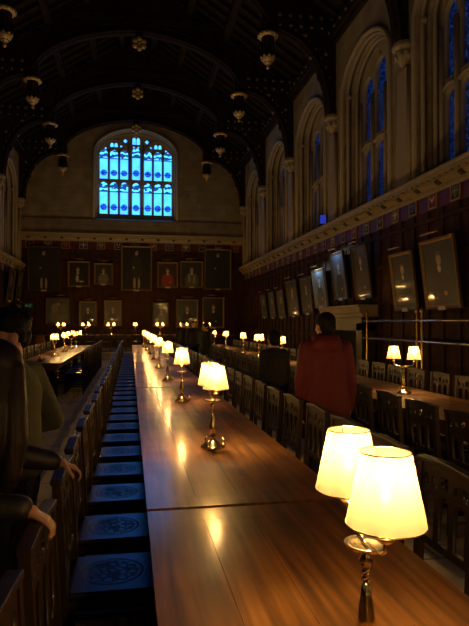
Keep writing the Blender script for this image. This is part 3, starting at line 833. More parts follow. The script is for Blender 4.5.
# ------------------------------------------------------------------ lamps
LW = 11.0
def make_lamp(lit=True):
    root = thing('table_lamp')
    mb = MB().lathe([(.085, 0), (.085, .012), (.078, .022), (.06, .03), (.045, .045), (.022, .06), (.018, .075)], n=24)
    for k in range(3):
        a = 2*PI*k/3+.5; mb.ball((.075*math.cos(a), .075*math.sin(a), .018), (.018, .018, .018), 8, 6)
        mb.tube([(.07*math.cos(a), .07*math.sin(a), .03), (.085*math.cos(a), .085*math.sin(a), .05), (.07*math.cos(a), .07*math.sin(a), .065), (.06*math.cos(a), .06*math.sin(a), .05)], .006, 6)
    mb.build('base', M['brass'], root)
    st = [(.018, .07), (.026, .082), (.016, .095), (.012, .105), (.021, .116), (.025, .132), (.022, .155), (.014, .205), (.009, .24)]
    mb = MB().lathe(st, n=16)
    for q in range(2):  # barley twist
        mb.tube([(.0065*math.cos(t*.9+q*PI), .0065*math.sin(t*.9+q*PI), .238+.0043*t) for t in range(12)], .0058, 8)
    mb.lathe([(.010, .28), (.018, .288), (.010, .30), (.012, .315)], n=16)
    mb.build('stem', M['brass'], root)
    MB().lathe([(.012, .312), (.040, .318), (.050, .326), (.052, .332), (.036, .327), (.012, .322)], n=28).build('drip_pan', M['brass'], root)
    A = .13
    for s_ in (-1, 1):
        mb = MB().tube([(0, 0, .329), (s_*.03, 0, .336), (s_*.07, 0, .340), (s_*.105, 0, .345), (s_*.123, 0, .358), (s_*A, 0, .385)], .0045, 8)
        mb.lathe([(.012, .38), (.022, .39), (.022, .394), (.010, .396)], (s_*A, 0, 0), 14)
        ar = mb.build('arm', M['brass'], root)
        MB().lathe([(.010, .392), (.010, .487), (.008, .492)], (s_*A, 0, 0), 12).build('candle_tube', M['candle'], ar)
        sh = MB().lathe([(.087, .422), (.055, .578)], (s_*A, 0, 0), 36, True, cap=False).build('shade', M['shade'], root)
        tr_ = MB()
        for r_, z_ in ((.087, .422), (.055, .578)):
            tr_.tube([(s_*A+r_*math.cos(2*PI*k/36), r_*math.sin(2*PI*k/36), z_) for k in range(36)], .0016, 5, closed=True)
        for k in range(3):
            a = 2*PI*k/3; tr_.tube([(s_*A+.012*math.cos(a), .012*math.sin(a), .455), (s_*A+.055*math.cos(a), .054*math.sin(a), .57)], .001, 4)
        tr_.build('shade_wire', M['brass'], sh)
        MB().ball((s_*A, 0, .525), (.013, .013, .024), 10, 8).build('bulb', M['bulb'] if lit else M['bulb_off'], ar)
        if lit:
            l = bpy.data.lights.get('bulb_light') or bpy.data.lights.new('bulb_light', 'POINT')
            l.energy = LW; l.color = (1, .73, .38); l.shadow_soft_size = .02
            lo = bpy.data.objects.new('bulb_light', l); COL.objects.link(lo); lo.parent = root; lo.location = (s_*A, 0, .525)
    return root
LP = make_lamp(); LT = tree(LP)
LO = make_lamp(False)
firstl = [True]
def lamp(x, y, z, rz, label, group):
    c = LP if firstl[0] else copy_tree(LT); firstl[0] = False
    c.location = (x, y, z); c.rotation_euler = (0, 0, rz); tag(c, label, 'lamp', group)
cyl = [(-.9, 95), (1.29, 86), (3.86, 91), (6.17, 84), (8.5, 88), (10.85, 88), (13.2, 93), (15.6, 80), (18.0, 96), (20.3, 90), (22.3, 85)]  # first lamp is unseen, added for light on the near walls
cl = ['added for light, unseen behind the camera', 'nearest to the camera and half out of frame', 'second from the camera, whole from base to shades']+['%s from the camera' % ordinal(k) for k in range(3, 12)]
for k, (y, r_) in enumerate(cyl):
    lamp(.560 if k == 1 else .57-.004*k, y, .76, R(r_), 'brass two-shade lamp on the centre table, '+cl[k], 'lamps down the centre table')
rl = [(-.9, 20), (1.8, 40), (4.0, 30), (6.4, -52), (9.2, 60), (11.8, 80), (14.0, 100), (16.0, 85), (19.0, 70), (21.6, 80)]  # first three are out of view, added to light the near right wall
for k, (y, r_) in enumerate(rl):
    lamp(3.22 if k != 3 else 3.28, y, .76, R(r_), ('brass two-shade lamp on the right table, %s in view from the camera' % ordinal(k-2)) if k > 2 else 'brass lamp added for light on the right table out of view, '+('added for light, unseen behind the camera', 'level with the camera', 'just outside the frame')[k], 'lamps on the right table')
for k, (y, r_) in enumerate([(15.35, 80), (17.6, 100), (19.7, 30), (21.3, 20)]):
    lamp(-1.93, y, .76, R(r_), 'brass two-shade lamp on the left table, %s from the camera' % ordinal(k+1), 'lamps on the left table')
LO.location = (-1.96, 13.1, .76); LO.rotation_euler = (0, 0, R(85)); tag(LO, 'unlit brass lamp on the left table, nearer than all its lit ones', 'lamp')
for k, x in enumerate([-3.18, -2.05, -.89, .25, 1.43, 2.59, 3.71]):
    lamp(x, 27.5, .76+DZ, R(0 if k != 3 else 80), 'brass two-shade lamp on the high table, %s from its left end' % ordinal(k+1), 'lamps on the high table')

# ------------------------------------------------------------------ portraits
LED = []
def portrait(kind, w, h, loc, rot, figs, bg, bg2, label, group, light=True, plaque=True, sheen=1.0, fw=.09):
    """hangs in local XZ, faces -Y"""
    root = thing('portrait', loc, 0, label, 'painting', group); root.rotation_euler = rot
    fm = M['frame_gold'] if kind == 'gold' else M['frame_dark']
    mb = MB()
    prof = [(0, -.02), (0, -.06), (.02, -.075), (.05, -.05), (.075, -.045), (fw, -.03), (fw, -.005)]
    # mitred frame
    cs = [(-1, -1), (1, -1), (1, 1), (-1, 1)]
    rings = []
    for (sx, sz) in cs: rings.append([(sx*(w/2-p), y, sz*(h/2-p)) for p, y in prof])
    n = len(prof); vs = [v for r_ in rings for v in r_]; fs = []
    for i in range(4):
        j = (i+1) % 4
        for k in range(n-1): fs.append((i*n+k, i*n+k+1, j*n+k+1, j*n+k))
    mb.add(vs, fs)
    mb.bb((-w/2+.01, -.03, -h/2+.01), (w/2-.01, 0, h/2-.01))
    mb.build('frame', fm, root)
    figs = [(a_, b_, c_, d_*(w/h*1.05 if d_ < .12 else 1), tuple(min(1, q*1.35) for q in e_)) for a_, b_, c_, d_, e_ in figs]
    iw, ih = w-2*fw+.01, h-2*fw+.01
    cm = MB().add([(-iw/2, -.034, -ih/2), (iw/2, -.034, -ih/2), (iw/2, -.034, ih/2), (-iw/2, -.034, ih/2)], [(0, 1, 2, 3)])
    cm.build('canvas', painting_mat('oil_portrait', bg, bg2, figs, sheen), root, uvs=[(0, 0), (1, 0), (1, 1), (0, 1)])
    if light:
        mb = MB().tube([(-w*.27, -.16, h/2+.10), (w*.27, -.16, h/2+.10)], .022, 8)
        mb.tube([(0, 0, h/2+.02), (0, -.08, h/2+.11), (0, -.16, h/2+.10)], .008, 6)
        mb.build('picture_light', M['brassdull'], root)
    if plaque:
        MB().bb((-.13, -.085, -h/2-.02), (.13, -.07, -h/2+.055)).build('name_plaque', M['white'], root)
    return root
SK = (.42, .27, .16)
def fullfig(cx, body, legs=True, face=.83):
    f = [(cx, .50, .20, .28, body), (cx, .66, .17, .13, body)]
    if legs: f += [(cx-.07, .16, .045, .14, (.35, .30, .2)), (cx+.08, .16, .045, .14, (.35, .30, .2))]
    f += [(cx-.1, .52, .03, .03, SK), (cx, face, .055, .055, SK), (cx, face+.05, .06, .025, (.25, .2, .14))]
    return f
def halffig(cx, body, collar=(.5, .46, .38), face=.66):
    return [(cx, .22, .34, .32, body), (cx, .42, .24, .14, body), (cx, face-.13, .06, .06, collar), (cx, face, .085, .10, SK), (cx, face+.09, .09, .04, (.12, .09, .06)), (cx+.12, .2, .05, .04, SK)]
dk, dk2 = (.012, .010, .007), (.035, .026, .016)
gf = 'portraits on the end wall'
FP = [ # x0, z1, x1, z0, kind, figs, label
 (-5.21, 5.61, -3.61, 3.29, 'dark', fullfig(.5, (.02, .018, .014)), 'large dark full-length portrait of a standing figure, end of upper row beside the left corner', dk, dk2),
 (-3.21, 4.87, -2.08, 3.52, 'gold', halffig(.45, (.03, .022, .016))+[(.42, .30, .08, .16, (.45, .4, .32)), (.62, .18, .14, .04, (.45, .4, .32))], 'gilt-framed upper-row portrait of a seated figure with white sleeves', dk, dk2),
 (-1.88, 4.79, -.89, 3.64, 'gold', halffig(.5, (.16, .14, .10)), 'smaller gilt-framed upper-row portrait of a figure in pale grey, left of the largest', (.03, .025, .018), (.07, .055, .035)),
 (-.48, 5.73, 1.16, 3.34, 'gold', fullfig(.5, (.035, .03, .02)), 'tallest full-length portrait, centred on the end wall below the window', dk, dk2),
 (1.42, 4.91, 2.56, 3.52, 'gold', halffig(.5, (.30, .035, .02))+[(.3, .42, .07, .10, (.3, .04, .025))], 'gilt-framed portrait of a figure robed in red', (.03, .02, .014), (.09, .05, .03)),
 (2.66, 4.99, 3.92, 3.54, 'gold', halffig(.5, (.10, .10, .075))+[(.38, .35, .05, .2, (.3, .27, .2)), (.62, .3, .04, .2, (.28, .26, .2))], 'gilt-framed portrait of a figure in a grey-green gown', (.02, .02, .014), (.05, .045, .03)),
 (3.98, 5.68, 5.48, 3.44, 'gold', fullfig(.5, (.012, .016, .02), False), 'tall dim portrait with a crested top, right end of upper row', (.015, .02, .02), (.03, .035, .03)),
 (-4.31, 2.97, -3.04, 1.52, 'dark', [(.5, .3, .4, .3, (.16, .15, .13)), (.35, .6, .15, .2, (.22, .2, .17)), (.68, .55, .2, .25, (.13, .12, .10)), (.5, .75, .07, .07, SK)], 'dark-framed lower-row painting with pale draped shapes', (.06, .055, .045), (.16, .15, .13)),
 (-2.64, 2.78, -1.71, 1.46, 'gold', halffig(.5, (.02, .018, .016)), 'lower-row portrait of a dark seated figure against grey', (.05, .05, .045), (.10, .10, .09)),
 (-1.36, 2.84, -.42, 1.46, 'gold', halffig(.5, (.06, .05, .05), (.5, .4, .34)), 'lower-row portrait in a pale frame left of the centre', (.10, .08, .075), (.19, .15, .13)),
 (1.16, 2.75, 2.08, 1.40, 'dark', halffig(.55, (.16, .15, .14)), 'lower-row portrait of a white-robed figure under the red-robed one', (.06, .065, .06), (.12, .13, .12)),
 (2.45, 2.92, 3.65, 1.35, 'gold', halffig(.5, (.02, .02, .022)), 'lower-row portrait on a slate ground under the grey-green gown', (.04, .05, .05), (.08, .085, .08)),
 (3.87, 3.04, 5.09, 1.34, 'gold', halffig(.5, (.018, .016, .012)), 'dim lower-row portrait at the right end', (.02, .02, .015), (.04, .035, .025)),
]
for (x0, z1, x1, z0, kd, figs, lab, b1, b2) in FP:
    p = portrait(kd, x1-x0, z1-z0, ((x0+x1)/2, YF-.10, (z0+z1)/2), (R(2.2), 0, 0), figs, b1, b2, lab, gf, light=not (z1 > 5.4), sheen=.6)
    if lab.startswith('tall dim'):
        w_ = x1-x0
        MB().ball((0, -.05, (z1-z0)/2+.03), (.2, .04, .1), 10, 6).build('frame_crest', M['frame_gold'], p)

# right wall pictures lean out from the top
RP = [ # y0 (far), y1 (near), z0, z1
 (10.75, 9.50, 1.90, 3.30, 'large leaning portrait, nearest the camera on the right wall', (.04, .045, .03), (.085, .085, .055)),
 (12.15, 11.10, 1.90, 3.20, 'leaning portrait second from the camera, between the fireplace and the largest one', (.035, .035, .02), (.07, .06, .035)),
 (14.45, 13.40, 2.25, 3.66, 'leaning portrait over the camera end of the fireplace', (.03, .028, .02), (.06, .055, .04)),
 (16.05, 15.00, 2.30, 3.68, 'leaning portrait with a bluish sheen painted into its ground over the far end of the fireplace', (.08, .10, .14), (.14, .18, .26)),  # bluish ground colours stand in for blue light on the canvas
 (17.80, 16.65, 2.10, 3.35, 'leaning portrait with pale blue light painted into its ground just beyond the fireplace', (.12, .16, .17), (.22, .28, .30)),  # pale blue glow is put into the ground colours
 (19.15, 18.05, 1.92, 3.20, 'leaning brown portrait, sixth along the right wall', (.03, .026, .015), (.06, .05, .03)),
 (21.00, 19.60, 1.86, 3.22, 'leaning dark portrait of a white-collared sitter, seventh along the right wall', (.015, .014, .01), (.035, .03, .02)),
 (22.45, 21.40, 1.82, 2.95, 'small leaning portrait, third from the end wall on the right wall', (.07, .065, .055), (.12, .11, .09)),
 (23.85, 22.85, 1.82, 2.95, 'small leaning portrait, second from the end wall on the right wall', (.06, .055, .05), (.10, .09, .08)),
 (25.40, 24.35, 1.85, 2.95, 'small leaning portrait nearest the end wall on the right wall', (.08, .075, .065), (.12, .11, .10)),
]
for k, (ya, yb, z0, z1, lab, b1, b2) in enumerate(RP):
    h = z1-z0
    p = portrait('gold' if k < 2 or k == 4 else 'dark', ya-yb, h, (XR-.21, (ya+yb)/2, (z0+z1)/2), (R(7), 0, R(-90)), halffig(.5, (.02, .018, .014) if k % 2 else (.05, .03, .02), face=.70), b1, b2, lab, 'portraits on the right wall', sheen=1.0, fw=.08)
    if k in (3, 4):
        l = bpy.data.lights.new('picture_light_glow', 'AREA'); l.shape = 'RECTANGLE'; l.size = .5; l.size_y = .03; l.energy = (1.1, 1.6)[k-3]; l.color = (.42, .68, 1)
        lo = bpy.data.objects.new('picture_light_glow', l); COL.objects.link(lo); lo.parent = p; lo.location = (0, -.19, h/2+.07); lo.rotation_euler = (R(38), 0, 0)
LPn = [(29.8, 28.8, 2.75, 4.2, 'narrow leaning portrait, upper, next to the end wall on the left wall', (.10, .09, .075), (.16, .15, .12)),
       (27.9, 26.7, 2.6, 4.1, 'dark leaning portrait on the left wall, second from the end wall', (.03, .025, .02), (.05, .045, .035)),
       (29.3, 28.1, 1.25, 2.55, 'picture, shine painted into its pale colours, low on the left wall by the exit sign', (.35, .33, .30), (.45, .42, .38))]  # pale canvas colours imitate a reflection
for k, (ya, yb, z0, z1, lab, b1, b2) in enumerate(LPn):
    portrait('dark', ya-yb, z1-z0, (XL+.21, (ya+yb)/2, (z0+z1)/2), (R(7), 0, R(90)), halffig(.5, (.03, .025, .02)), b1, b2, lab, 'portraits on the left wall', fw=.08)

# exit sign
m, nt, b, o = newmat('exit_sign_green'); setin(b, Base_Color=(.0, .06, .025, 1), Emission_Color=(.02, .5, .2, 1), Emission_Strength=.004)
M['exitgreen'] = m
m, nt, b, o = newmat('exit_sign_white'); setin(b, Base_Color=(.5, .6, .5, 1), Emission_Color=(.6, 1, .7, 1), Emission_Strength=.01)
M['exitwhite'] = m
ex = thing('exit_sign', (-5.14, YF-.05, 2.52), 0, 'small green emergency exit sign with running man on the end wall by the left corner', 'sign')
MB().bb((-.22, -.07, -.13), (.22, 0, .13)).build('sign_box', M['exitgreen'], ex)
mb = MB()
mb.add([(-.17, -.073, 0), (-.10, -.073, .07), (-.10, -.073, .025), (-.02, -.073, .025), (-.02, -.073, -.025), (-.10, -.073, -.025), (-.10, -.073, -.07)], [(0, 1, 2, 3, 4, 5, 6)])
mb.ball((.10, -.072, .075), (.022, .004, .022), 8, 4)
mb.tube([(.09, -.073, .045), (.06, -.073, -.02)], .014, 5); mb.tube([(.06, -.073, -.02), (.10, -.073, -.055), (.08, -.073, -.10)], .010, 5)
mb.tube([(.06, -.073, -.02), (.02, -.073, -.05), (-.01, -.073, -.05)], .010, 5); mb.tube([(.09, -.073, .04), (.13, -.073, .01), (.15, -.073, .03)], .008, 5)
mb.tube([(.085, -.073, .04), (.04, -.073, .04), (.03, -.073, .0)], .008, 5)
mb.build('pictogram', M['exitwhite'], ex)

# blue floodlight on the cornice ledge, added to stand in for a patch of blue light
m, nt, b, o = newmat('blue_glow_face'); setin(b, Base_Color=(.05, .08, .4, 1), Emission_Color=(.05, .09, 1, 1), Emission_Strength=.12)
fl = thing('glowbox', (XR-.2, 17.0, CORN+.25), R(-25), 'small floodlight with a blue glowing front, added for a blue light patch on the right cornice ledge', 'light')
MB().bb((-.10, -.06, 0), (.10, .08, .03)).build('bracket', M['iron'], fl)
MB().bb((-.11, -.08, .03), (.11, .06, .34)).build('housing', M['iron'], fl, bevel=.01)
MB().bb((-.09, -.086, .05), (.09, -.078, .32)).build('lens', m, fl)

# ------------------------------------------------------------------ fireplace
fp = thing('fireplace', (XR-.09, 14.75, 0), R(-90), 'stone fireplace with a deep moulded mantel shelf under two portraits', 'fireplace')
mb = MB()
mb.bb((-1.35, -.38, 0), (-.98, 0, 1.62)); mb.bb((.98, -.38, 0), (1.35, 0, 1.62)); mb.bb((-1.35, -.38, 1.42), (1.35, 0, 1.78))
mb.build('surround', M['frame_dark'], fp, bevel=.01)
MB().prism([(0, 1.78), (-.40, 1.78), (-.43, 1.84), (-.50, 1.90), (-.50, 1.99), (-.54, 2.03), (-.54, 2.08), (0, 2.08)], -1.5, 1.5, lambda a, b, h: (h, a, b)).build('mantel_shelf', M['stone_trim'], fp)
MB().bb((-.98, -.06, 0), (.98, -.02, 1.42)).build('hearth_back', M['soot'], fp)
for s_ in (-1, 1):
    a = thing('andiron', (XR-.62, 14.75+s_*.6, 0), R(-90), 'brass-headed andiron in the fireplace, %s one' % ('farther' if s_ > 0 else 'nearer'), 'andiron', 'andirons in the hearth')
    MB().lathe([(.06, 0), (.07, .04), (.02, .1), (.02, .5), (.05, .55), (.02, .6), (.02, .85), (.06, .92), (.08, 1.0), (.05, 1.08), (.01, 1.14)], n=12).build('post', M['brass'], a)
    MB().bb((-.02, .02, .12), (.02, .3, .16)).build('bar', M['iron'], a)

# barrier rail near the right wall
rr = thing('barrier_rail', (5.2, 9, 0), 0, 'steel twin-rail barrier with brass posts in front of the right wall', 'railing')
for z, yl_ in ((1.66, 3.1), (1.28, 3.1)):
    MB().tube([(0, -3.4, z), (0, yl_, z)], .024, 10).build('rail', M['steel'], rr)
for y in (2.85, .62, .44, -3.2):
    MB().lathe([(.09, 0), (.09, .02), (.028, .05), (.024, 1.8), (.04, 1.82), (.04, 1.86), (.01, 1.9)], (.0, y, 0), 12).build('post', M['brassdull'], rr)

# ------------------------------------------------------------------ people
def caps(mb, a, b, ra, rb, n=12):
    a = Vector(a); b = Vector(b); d = b-a
    k = max(2, int(d.length/.03)+1)
    mb.tube([a+d*i/k for i in range(k+1)], [ra+(rb-ra)*i/k for i in range(k+1)], n)
    mb.ball(a, ra, n, 8); mb.ball(b, rb, n, 8)
def chain(mb, pts, rs):
    for i in range(len(pts)-1): caps(mb, pts[i], pts[i+1], rs[i], rs[i+1])
def loft(mb, rings, n=20):
    """rings: (x, y, z, rx, ry)"""
    vs = []; fs = []
    for (x, y, z, rx, ry) in rings:
        for k in range(n): a = 2*PI*k/n; vs.append((x+rx*math.cos(a), y+ry*math.sin(a), z))
    for i in range(len(rings)-1):
        for k in range(n): fs.append((i*n+k, i*n+(k+1) % n, (i+1)*n+(k+1) % n, (i+1)*n+k))
    fs.append(tuple(range(n))[::-1]); fs.append(tuple(range((len(rings)-1)*n, len(rings)*n)))
    mb.add(vs, fs, True)
def remesh(o, vox, smooth=4):
    r_ = o.modifiers.new('Remesh', 'REMESH'); r_.mode = 'VOXEL'; r_.voxel_size = vox; r_.use_smooth_shade = True
    if smooth:
        s_ = o.modifiers.new('Smooth', 'SMOOTH'); s_.factor = .5; s_.iterations = smooth
def hand(mb, wrist, d, palm_n, thumb_side, curl=.5, sc=1.0):
    """wrist point, finger direction d, palm normal (towards what is held), thumb side vector"""
    w = Vector(wrist); d = Vector(d).normalized(); pn = Vector(palm_n); pn = (pn-d*pn.dot(d)).normalized(); ts = d.cross(pn).normalized()
    if ts.dot(Vector(thumb_side)) < 0: ts = -ts
    caps(mb, w-d*.02*sc, w+d*.02*sc, .024*sc, .026*sc, 10)
    for k in (-1, -.33, .33, 1):
        caps(mb, w+d*.015*sc+ts*k*.014*sc, w+d*.085*sc+ts*k*.027*sc, .014*sc, .012*sc, 8)
    lens = {1: .072, .33: .080, -.33: .074, -1: .058}
    for k, ln in lens.items():
        p = w+d*.085*sc+ts*k*.028*sc; dd = d+ts*k*.06; ang = curl*.5
        segs = [.42, .32, .26]; r_ = .0092*sc
        for q, sg in enumerate(segs):
            v = (dd.normalized()*math.cos(ang)+pn*math.sin(ang)).normalized()
            p2 = p+v*ln*sg*sc; caps(mb, p, p2, r_, r_*.9, 8); p = p2; r_ *= .9; ang += curl*.75
    p = w+d*.022*sc+ts*.022*sc
    p1 = p+(ts*.7+d*.6+pn*.3).normalized()*.036*sc; p2 = p1+(ts*.25+d*.8+pn*.5).normalized()*.030*sc; p3 = p2+(d*.8+pn*.7).normalized()*.024*sc
    caps(mb, p, p1, .015*sc, .012*sc, 8); caps(mb, p1, p2, .0115*sc, .010*sc, 8); caps(mb, p2, p3, .010*sc, .0085*sc, 8)
def person(loc, rz, J, hair, top, legs_m, label, hairfn, topfn=None, vox=.009, clothvox=.012, extras=None, cat='person', headrot=(0, 0, 0), group=None):
    """local: x right, y forward, z up. J: joint dict"""
    root = thing('person', loc, rz, label, cat, group)
    H = J['head']           # centre of the head
    body = MB()
    T = Matrix.Translation(Vector(H)) @ Matrix.Rotation(headrot[2], 4, 'Z') @ Matrix.Rotation(headrot[0], 4, 'X')
    hd = MB()
    hd.ball((0, -.012, .03), (.075, .094, .088), 20, 14)
    hd.ball((0, .012, -.035), (.060, .072, .078), 18, 12)
    hd.ball((0, .055, -.085), (.028, .024, .024), 12, 8)      # chin
    caps(hd, (0, .085, .012), (0, .104, -.026), .009, .014, 8); hd.ball((.010, .094, -.03), .009, 8, 6); hd.ball((-.010, .094, -.03), .009, 8, 6)
    hd.ball((0, .084, .028), (.046, .012, .010), 12, 6)        # brow
    for s_ in (-1, 1):
        hd.ball((s_*.079, -.004, -.004), (.013, .022, .034), 10, 8)  # ears
        hd.ball((s_*.045, .06, -.022), (.018, .018, .02), 10, 6)     # cheeks
    hd.ball((0, .086, -.055), (.024, .010, .007), 10, 6)
    for v in hd.v: v.xyz = T @ v
    k = len(body.v); body.v += hd.v; body.f += [[i+k for i in f_] for f_ in hd.f]; body.sm += hd.sm
    caps(body, T @ Vector((0, -.02, -.05)), J['neck'], .052, .060, 14)
    N_, P_ = Vector(J['neck']), Vector(J['pelvis'])
    sl, sr = Vector(J['shL']), Vector(J['shR'])
    mid = N_.lerp(P_, .5)
    loft(body, [(P_.x, P_.y, P_.z-.10, .14, .10), (P_.x, P_.y, P_.z, .165, .12), (mid.x, mid.y, mid.z-.04, .13, .10), (mid.x, mid.y, mid.z+.10, .155, .11), (N_.x, N_.y-.005, N_.z-.10, .16, .10), (N_.x, N_.y, N_.z-.03, .10, .08), (N_.x, N_.y, N_.z+.02, .055, .055)])
    for sd, sh in (('L', sl), ('R', sr)):
        caps(body, N_+Vector((0, 0, -.05)), sh, .055, .055); chain(body, [sh, J['el'+sd], J['wr'+sd]], [.05, .038, .026])
        chain(body, [P_+Vector((-.085 if sd == 'L' else .085, 0, -.04)), J['kn'+sd], J['an'+sd]], [.085, .058, .038])
        a = Vector(J['an'+sd]); caps(body, a+Vector((0, -.03, -.04)), a+Vector((0, .13, -.055)), .035, .028)
        h_ = J.get('hand'+sd) or (Vector(J['wr'+sd])-Vector(J['el'+sd]), (1 if sd == 'L' else -1, 0, 0), (0, 1, 0), .45)
        wr = Vector(J['wr'+sd])
        hand(body, wr+Vector(h_[0]).normalized()*.015, h_[0], h_[1], h_[2], h_[3], J.get('hs', 1.0))
    o_ = body.build('body', M['skin'], root); remesh(o_, vox, 2)
    for s_ in (-1, 1):
        e = MB().ball((0, 0, 0), (.0125, .0125, .0125), 12, 8)
        for v in e.v: v.xyz = T @ (v+Vector((s_*.031, .072, .002)))
        eo = e.build('eye', M['eyewhite'], o_)
        e = MB().ball((0, 0, 0), (.006, .003, .006), 8, 6)
        for v in e.v: v.xyz = T @ (v+Vector((s_*.031, .084, .002)))
        e.build('iris', M['hairblack'], o_)
    lp = MB().ball((0, .0, 0), (.023, .007, .006), 10, 6)
    for v in lp.v: v.xyz = T @ (v+Vector((0, .0945, -.055)))
    lp.build('lips', M['lips'], o_)
    hm = MB(); hairfn(hm)
    for v in hm.v: v.xyz = T @ v
    remesh(hm.build('hair', hair, root), .007, 1)
    cm = MB()
    if topfn: topfn(cm, J)
    else:
        hem = J.get('hem', P_.z-.06); g = J.get('bulk', 1.0)
        loft(cm, [(P_.x, P_.y, hem, .20*g, .145*g), (P_.x, P_.y, hem+.02, .205*g, .15*g), (P_.x, P_.y, P_.z+.05, .19*g, .145*g), (mid.x, mid.y, mid.z, .175*g, .135*g), (mid.x, mid.y, mid.z+.12, .19*g, .14*g), (N_.x, N_.y-.01, N_.z-.13, .19*g, .125*g), (N_.x, N_.y-.005, N_.z-.06, .15*g, .10*g), (N_.x, N_.y, N_.z, .075, .075), (N_.x, N_.y, N_.z+.03, .068, .068)])
        for sd, sh in (('L', sl), ('R', sr)):
            caps(cm, N_+Vector((0, 0, -.07)), sh, .075, .075*g)
            w_ = Vector(J['wr'+sd]); e_ = Vector(J['el'+sd])
            chain(cm, [sh, e_, w_+(e_-w_)*.04], [.076*g, .058*g, .043*g])
    remesh(cm.build('jacket', top, root), clothvox, 5)
    tm = MB()
    loft(tm, [(P_.x, P_.y, P_.z-.16, .17, .13), (P_.x, P_.y, P_.z-.05, .185, .135), (P_.x, P_.y, P_.z+.07, .17, .125)])
    for sd in 'LR':
        q = -.09 if sd == 'L' else .09; a = Vector(J['an'+sd])
        chain(tm, [P_+Vector((q, 0, -.06)), J['kn'+sd], a+Vector((0, 0, .02))], [.105, .078, .062])
    remesh(tm.build('trousers', legs_m, root), .014, 4)
    for sd in 'LR':
        a = Vector(J['an'+sd]); sm = MB()
        sm.add([], []); caps(sm, (a.x, a.y-.035, .045), (a.x, a.y+.14, .038), .045, .038); sm.ball((a.x, a.y+.02, .06), (.045, .06, .05))
        remesh(sm.build('shoe', M['shoe'], root), .01, 2)
    if extras: extras(root, T)
    return root
def stand(h=1.73, arms='down', shw=.19):
    k = h/1.73
    J = dict(head=(0, .02*k, 1.605*k), neck=(0, 0, 1.47*k), pelvis=(0, 0, .95*k), shL=(-shw*k, 0, 1.40*k), shR=(shw*k, 0, 1.40*k),
             elL=(-(shw+.05)*k, -.02, 1.12*k), elR=((shw+.05)*k, -.02, 1.12*k), wrL=(-(shw+.05)*k, .04, .87*k), wrR=((shw+.05)*k, .04, .87*k),
             knL=(-.10*k, .02, .50*k), knR=(.10*k, .02, .50*k), anL=(-.11*k, 0, .085), anR=(.11*k, 0, .085))
    return J
def shorthair(mb):
    mb.ball((0, -.022, .048), (.084, .098, .088), 20, 12); mb.ball((0, -.05, -.005), (.078, .062, .07), 18, 10)
    for s_ in (-1, 1): mb.ball((s_*.068, .0, .035), (.018, .045, .045), 10, 8)
def bushyhair(mb):
    mb.ball((0, -.02, .07), (.090, .105, .082), 20, 12); mb.ball((0, -.07, .01), (.068, .05, .07), 18, 10)
    mb.ball((0, .045, .095), (.062, .036, .028), 12, 8)
    for s_ in (-1, 1): mb.ball((s_*.070, -.01, .055), (.02, .05, .035), 10, 8); mb.ball((s_*.066, -.045, .01), (.016, .026, .04), 10, 8)
    rr_ = random.Random(3)
    for i in range(40):
        a = rr_.uniform(0, 2*PI); e = rr_.uniform(.2, 1.4)
        mb.ball((.085*math.cos(a)*math.cos(e), -.02+.10*math.sin(a)*math.cos(e), .07+.08*math.sin(e)), .016, 8, 6)
def longhair(mb):
    mb.ball((0, -.02, .045), (.090, .105, .092), 20, 12)
    for s_ in (-1, 1):
        chain(mb, [(s_*.065, -.005, .02), (s_*.085, .0, -.10), (s_*.095, .02, -.22), (s_*.085, .04, -.34), (s_*.075, .05, -.42)], [.045, .052, .055, .045, .022])
    loft(mb, [(0, -.04, -.36, .07, .03), (0, -.055, -.25, .11, .045), (0, -.055, -.10, .10, .06), (0, -.045, .05, .08, .07)])

# man in red jacket, seen from behind
J = stand(1.725, shw=.165); J['hem'] = .80; J['head'] = (0, .03, 1.585); J['bulk'] = 1.12
def redtop(cm, J):
    g = 1.0
    loft(cm, [(0, 0, .78, .205, .14), (0, 0, .80, .215, .15), (0, 0, .95, .21, .15), (0, 0, 1.12, .195, .145), (0, -.005, 1.26, .195, .145), (0, -.01, 1.34, .175, .125), (0, -.005, 1.43, .12, .10), (0, 0, 1.50, .08, .085), (0, 0, 1.53, .07, .075)])
    for s_, sd in ((-1, 'L'), (1, 'R')):
        chain(cm, [(s_*.06, 0, 1.43), J['sh'+sd]], [.070, .072])
        chain(cm, [J['sh'+sd], J['el'+sd], Vector(J['wr'+sd])+Vector((0, -.002, .01))], [.076, .064, .050])
    cm.ball((0, -.10, 1.43), (.135, .065, .085), 16, 10)     # hood lying on the back
    cm.tube([(.10*math.cos(a), -.03+.085*math.sin(a), 1.49) for a in [PI*i/8+PI for i in range(9)]], .028, 8)
person((1.71, 4.8, 0), R(-12), J, M['hairblack'], M['redcoat'], M['denim'], 'person in a red hooded jacket standing with back to the camera', shorthair, redtop, headrot=(0, 0, R(25)))

# man in olive shirt, facing left
J = stand(1.665, shw=.20)
J.update(elR=(.255, -.10, 1.10), wrR=(.20, .12, 1.04), elL=(-.24, -.02, 1.12), wrL=(-.16, .18, 1.02))
J['handR'] = ((-.4, .9, 0), (0, 0, -1), (-1, 0, 0), .5); J['handL'] = ((.4, .9, 0), (0, 0, -1), (1, 0, 0), .5)
person((-.585, 2.98, 0), R(70), J, M['hairblack'], M['olive'], M['denim'], 'person with bushy black hair in an olive shirt, turned away to the left', bushyhair, headrot=(R(-3), 0, R(52)))

# woman in black leather jacket, both hands on chair backs
J = stand(1.60, shw=.165)
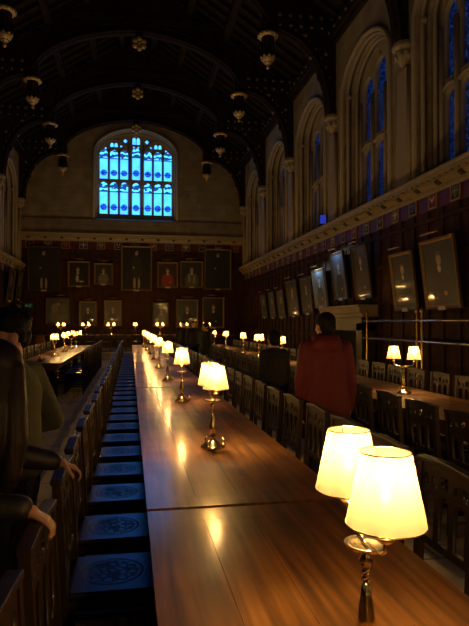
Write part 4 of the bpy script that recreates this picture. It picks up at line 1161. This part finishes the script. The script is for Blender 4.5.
# local frame: rz=-90 -> forward is +X, local right (+x) is world -Y (nearer the camera)
J.update(head=(0, .185, 1.425), neck=(0, .08, 1.32), shL=(-.165, .07, 1.25), shR=(.165, .07, 1.25), pelvis=(0, -.07, .86),
         elL=(-.29, .16, 1.08), wrL=(-.335, .345, 1.03), elR=(.24, .09, 1.03), wrR=(.235, .32, 1.015))
J['handL'] = ((-.2, .8, -.35), (.1, -.1, -1), (.9, .1, 0), .85)
J['handR'] = ((.0, .8, -.5), (0, -.1, -1), (-1, 0, 0), .8); J['hs'] = .88
def zip_seams(root, T):
    mb = MB()
    mb.tube([(.10, .17, 1.28), (.16, .16, 1.2), (.20, .14, 1.05)], .003, 5)
    mb.build('jacket_seam', M['iron'], root)
person((-.66, 2.19, 0), R(-90), J, M['hairbrown'], M['leather'], M['denim'], 'person with long brown hair in a black leather jacket resting both hands on chair backs', longhair, vox=.0055, headrot=(R(-14), 0, R(62)), extras=zip_seams)

# dim visitors further down
J = stand(1.50, shw=.15); J['bulk'] = .95
person((1.86, 7.2, 0), R(5), J, M['hairblack'], M['darkcoat'], M['denim'], 'person in a dark coat with back turned, beyond the one in red', shorthair, vox=.012)
J = stand(1.68); J['bulk'] = 1.1
person((1.90, 20.4, 0), R(170), J, M['hairblack'], M['darkcoat'], M['denim'], 'far-off person in a dark coat facing the camera, first left of a pair', shorthair, vox=.014, clothvox=.018)
J = stand(1.70); J['bulk'] = 1.1
person((2.10, 18.9, 0), R(195), J, M['hairbrown'], M['greycoat'], M['denim'], 'far-off person in a grey coat facing the camera, standing right of another', shorthair, vox=.014, clothvox=.018)
J = stand(1.62); J['bulk'] = 1.1
person((2.0, 15.0, 0), R(100), J, M['hairblack'], M['darkcoat'], M['denim'], 'distant person in black turned sideways between the centre and right tables', shorthair, vox=.014, clothvox=.018)

# ------------------------------------------------------------------ world, camera
w = bpy.data.worlds.new('dusk'); S.world = w; w.use_nodes = True
w.node_tree.nodes['Background'].inputs[0].default_value = (.05, .12, .35, 1); w.node_tree.nodes['Background'].inputs[1].default_value = .5
cam = bpy.data.cameras.new('camera'); co = bpy.data.objects.new('camera', cam); COL.objects.link(co); S.camera = co
cam.sensor_fit = 'VERTICAL'; cam.sensor_height = 24; cam.lens = 24*565/626; cam.clip_start = .05; cam.clip_end = 200
co.location = (0, 0, 1.62); co.rotation_euler = (PI/2+math.atan(10/565), 0, -math.atan(104.5/565))
S.view_settings.view_transform = 'Standard'; S.view_settings.look = 'None'; S.view_settings.exposure = 1.5; S.view_settings.gamma = 1
S.cycles.max_bounces = 6; S.cycles.diffuse_bounces = 3; S.cycles.glossy_bounces = 3; S.cycles.transparent_max_bounces = 8; S.cycles.sample_clamp_indirect = 3
S.cycles.use_light_tree = True
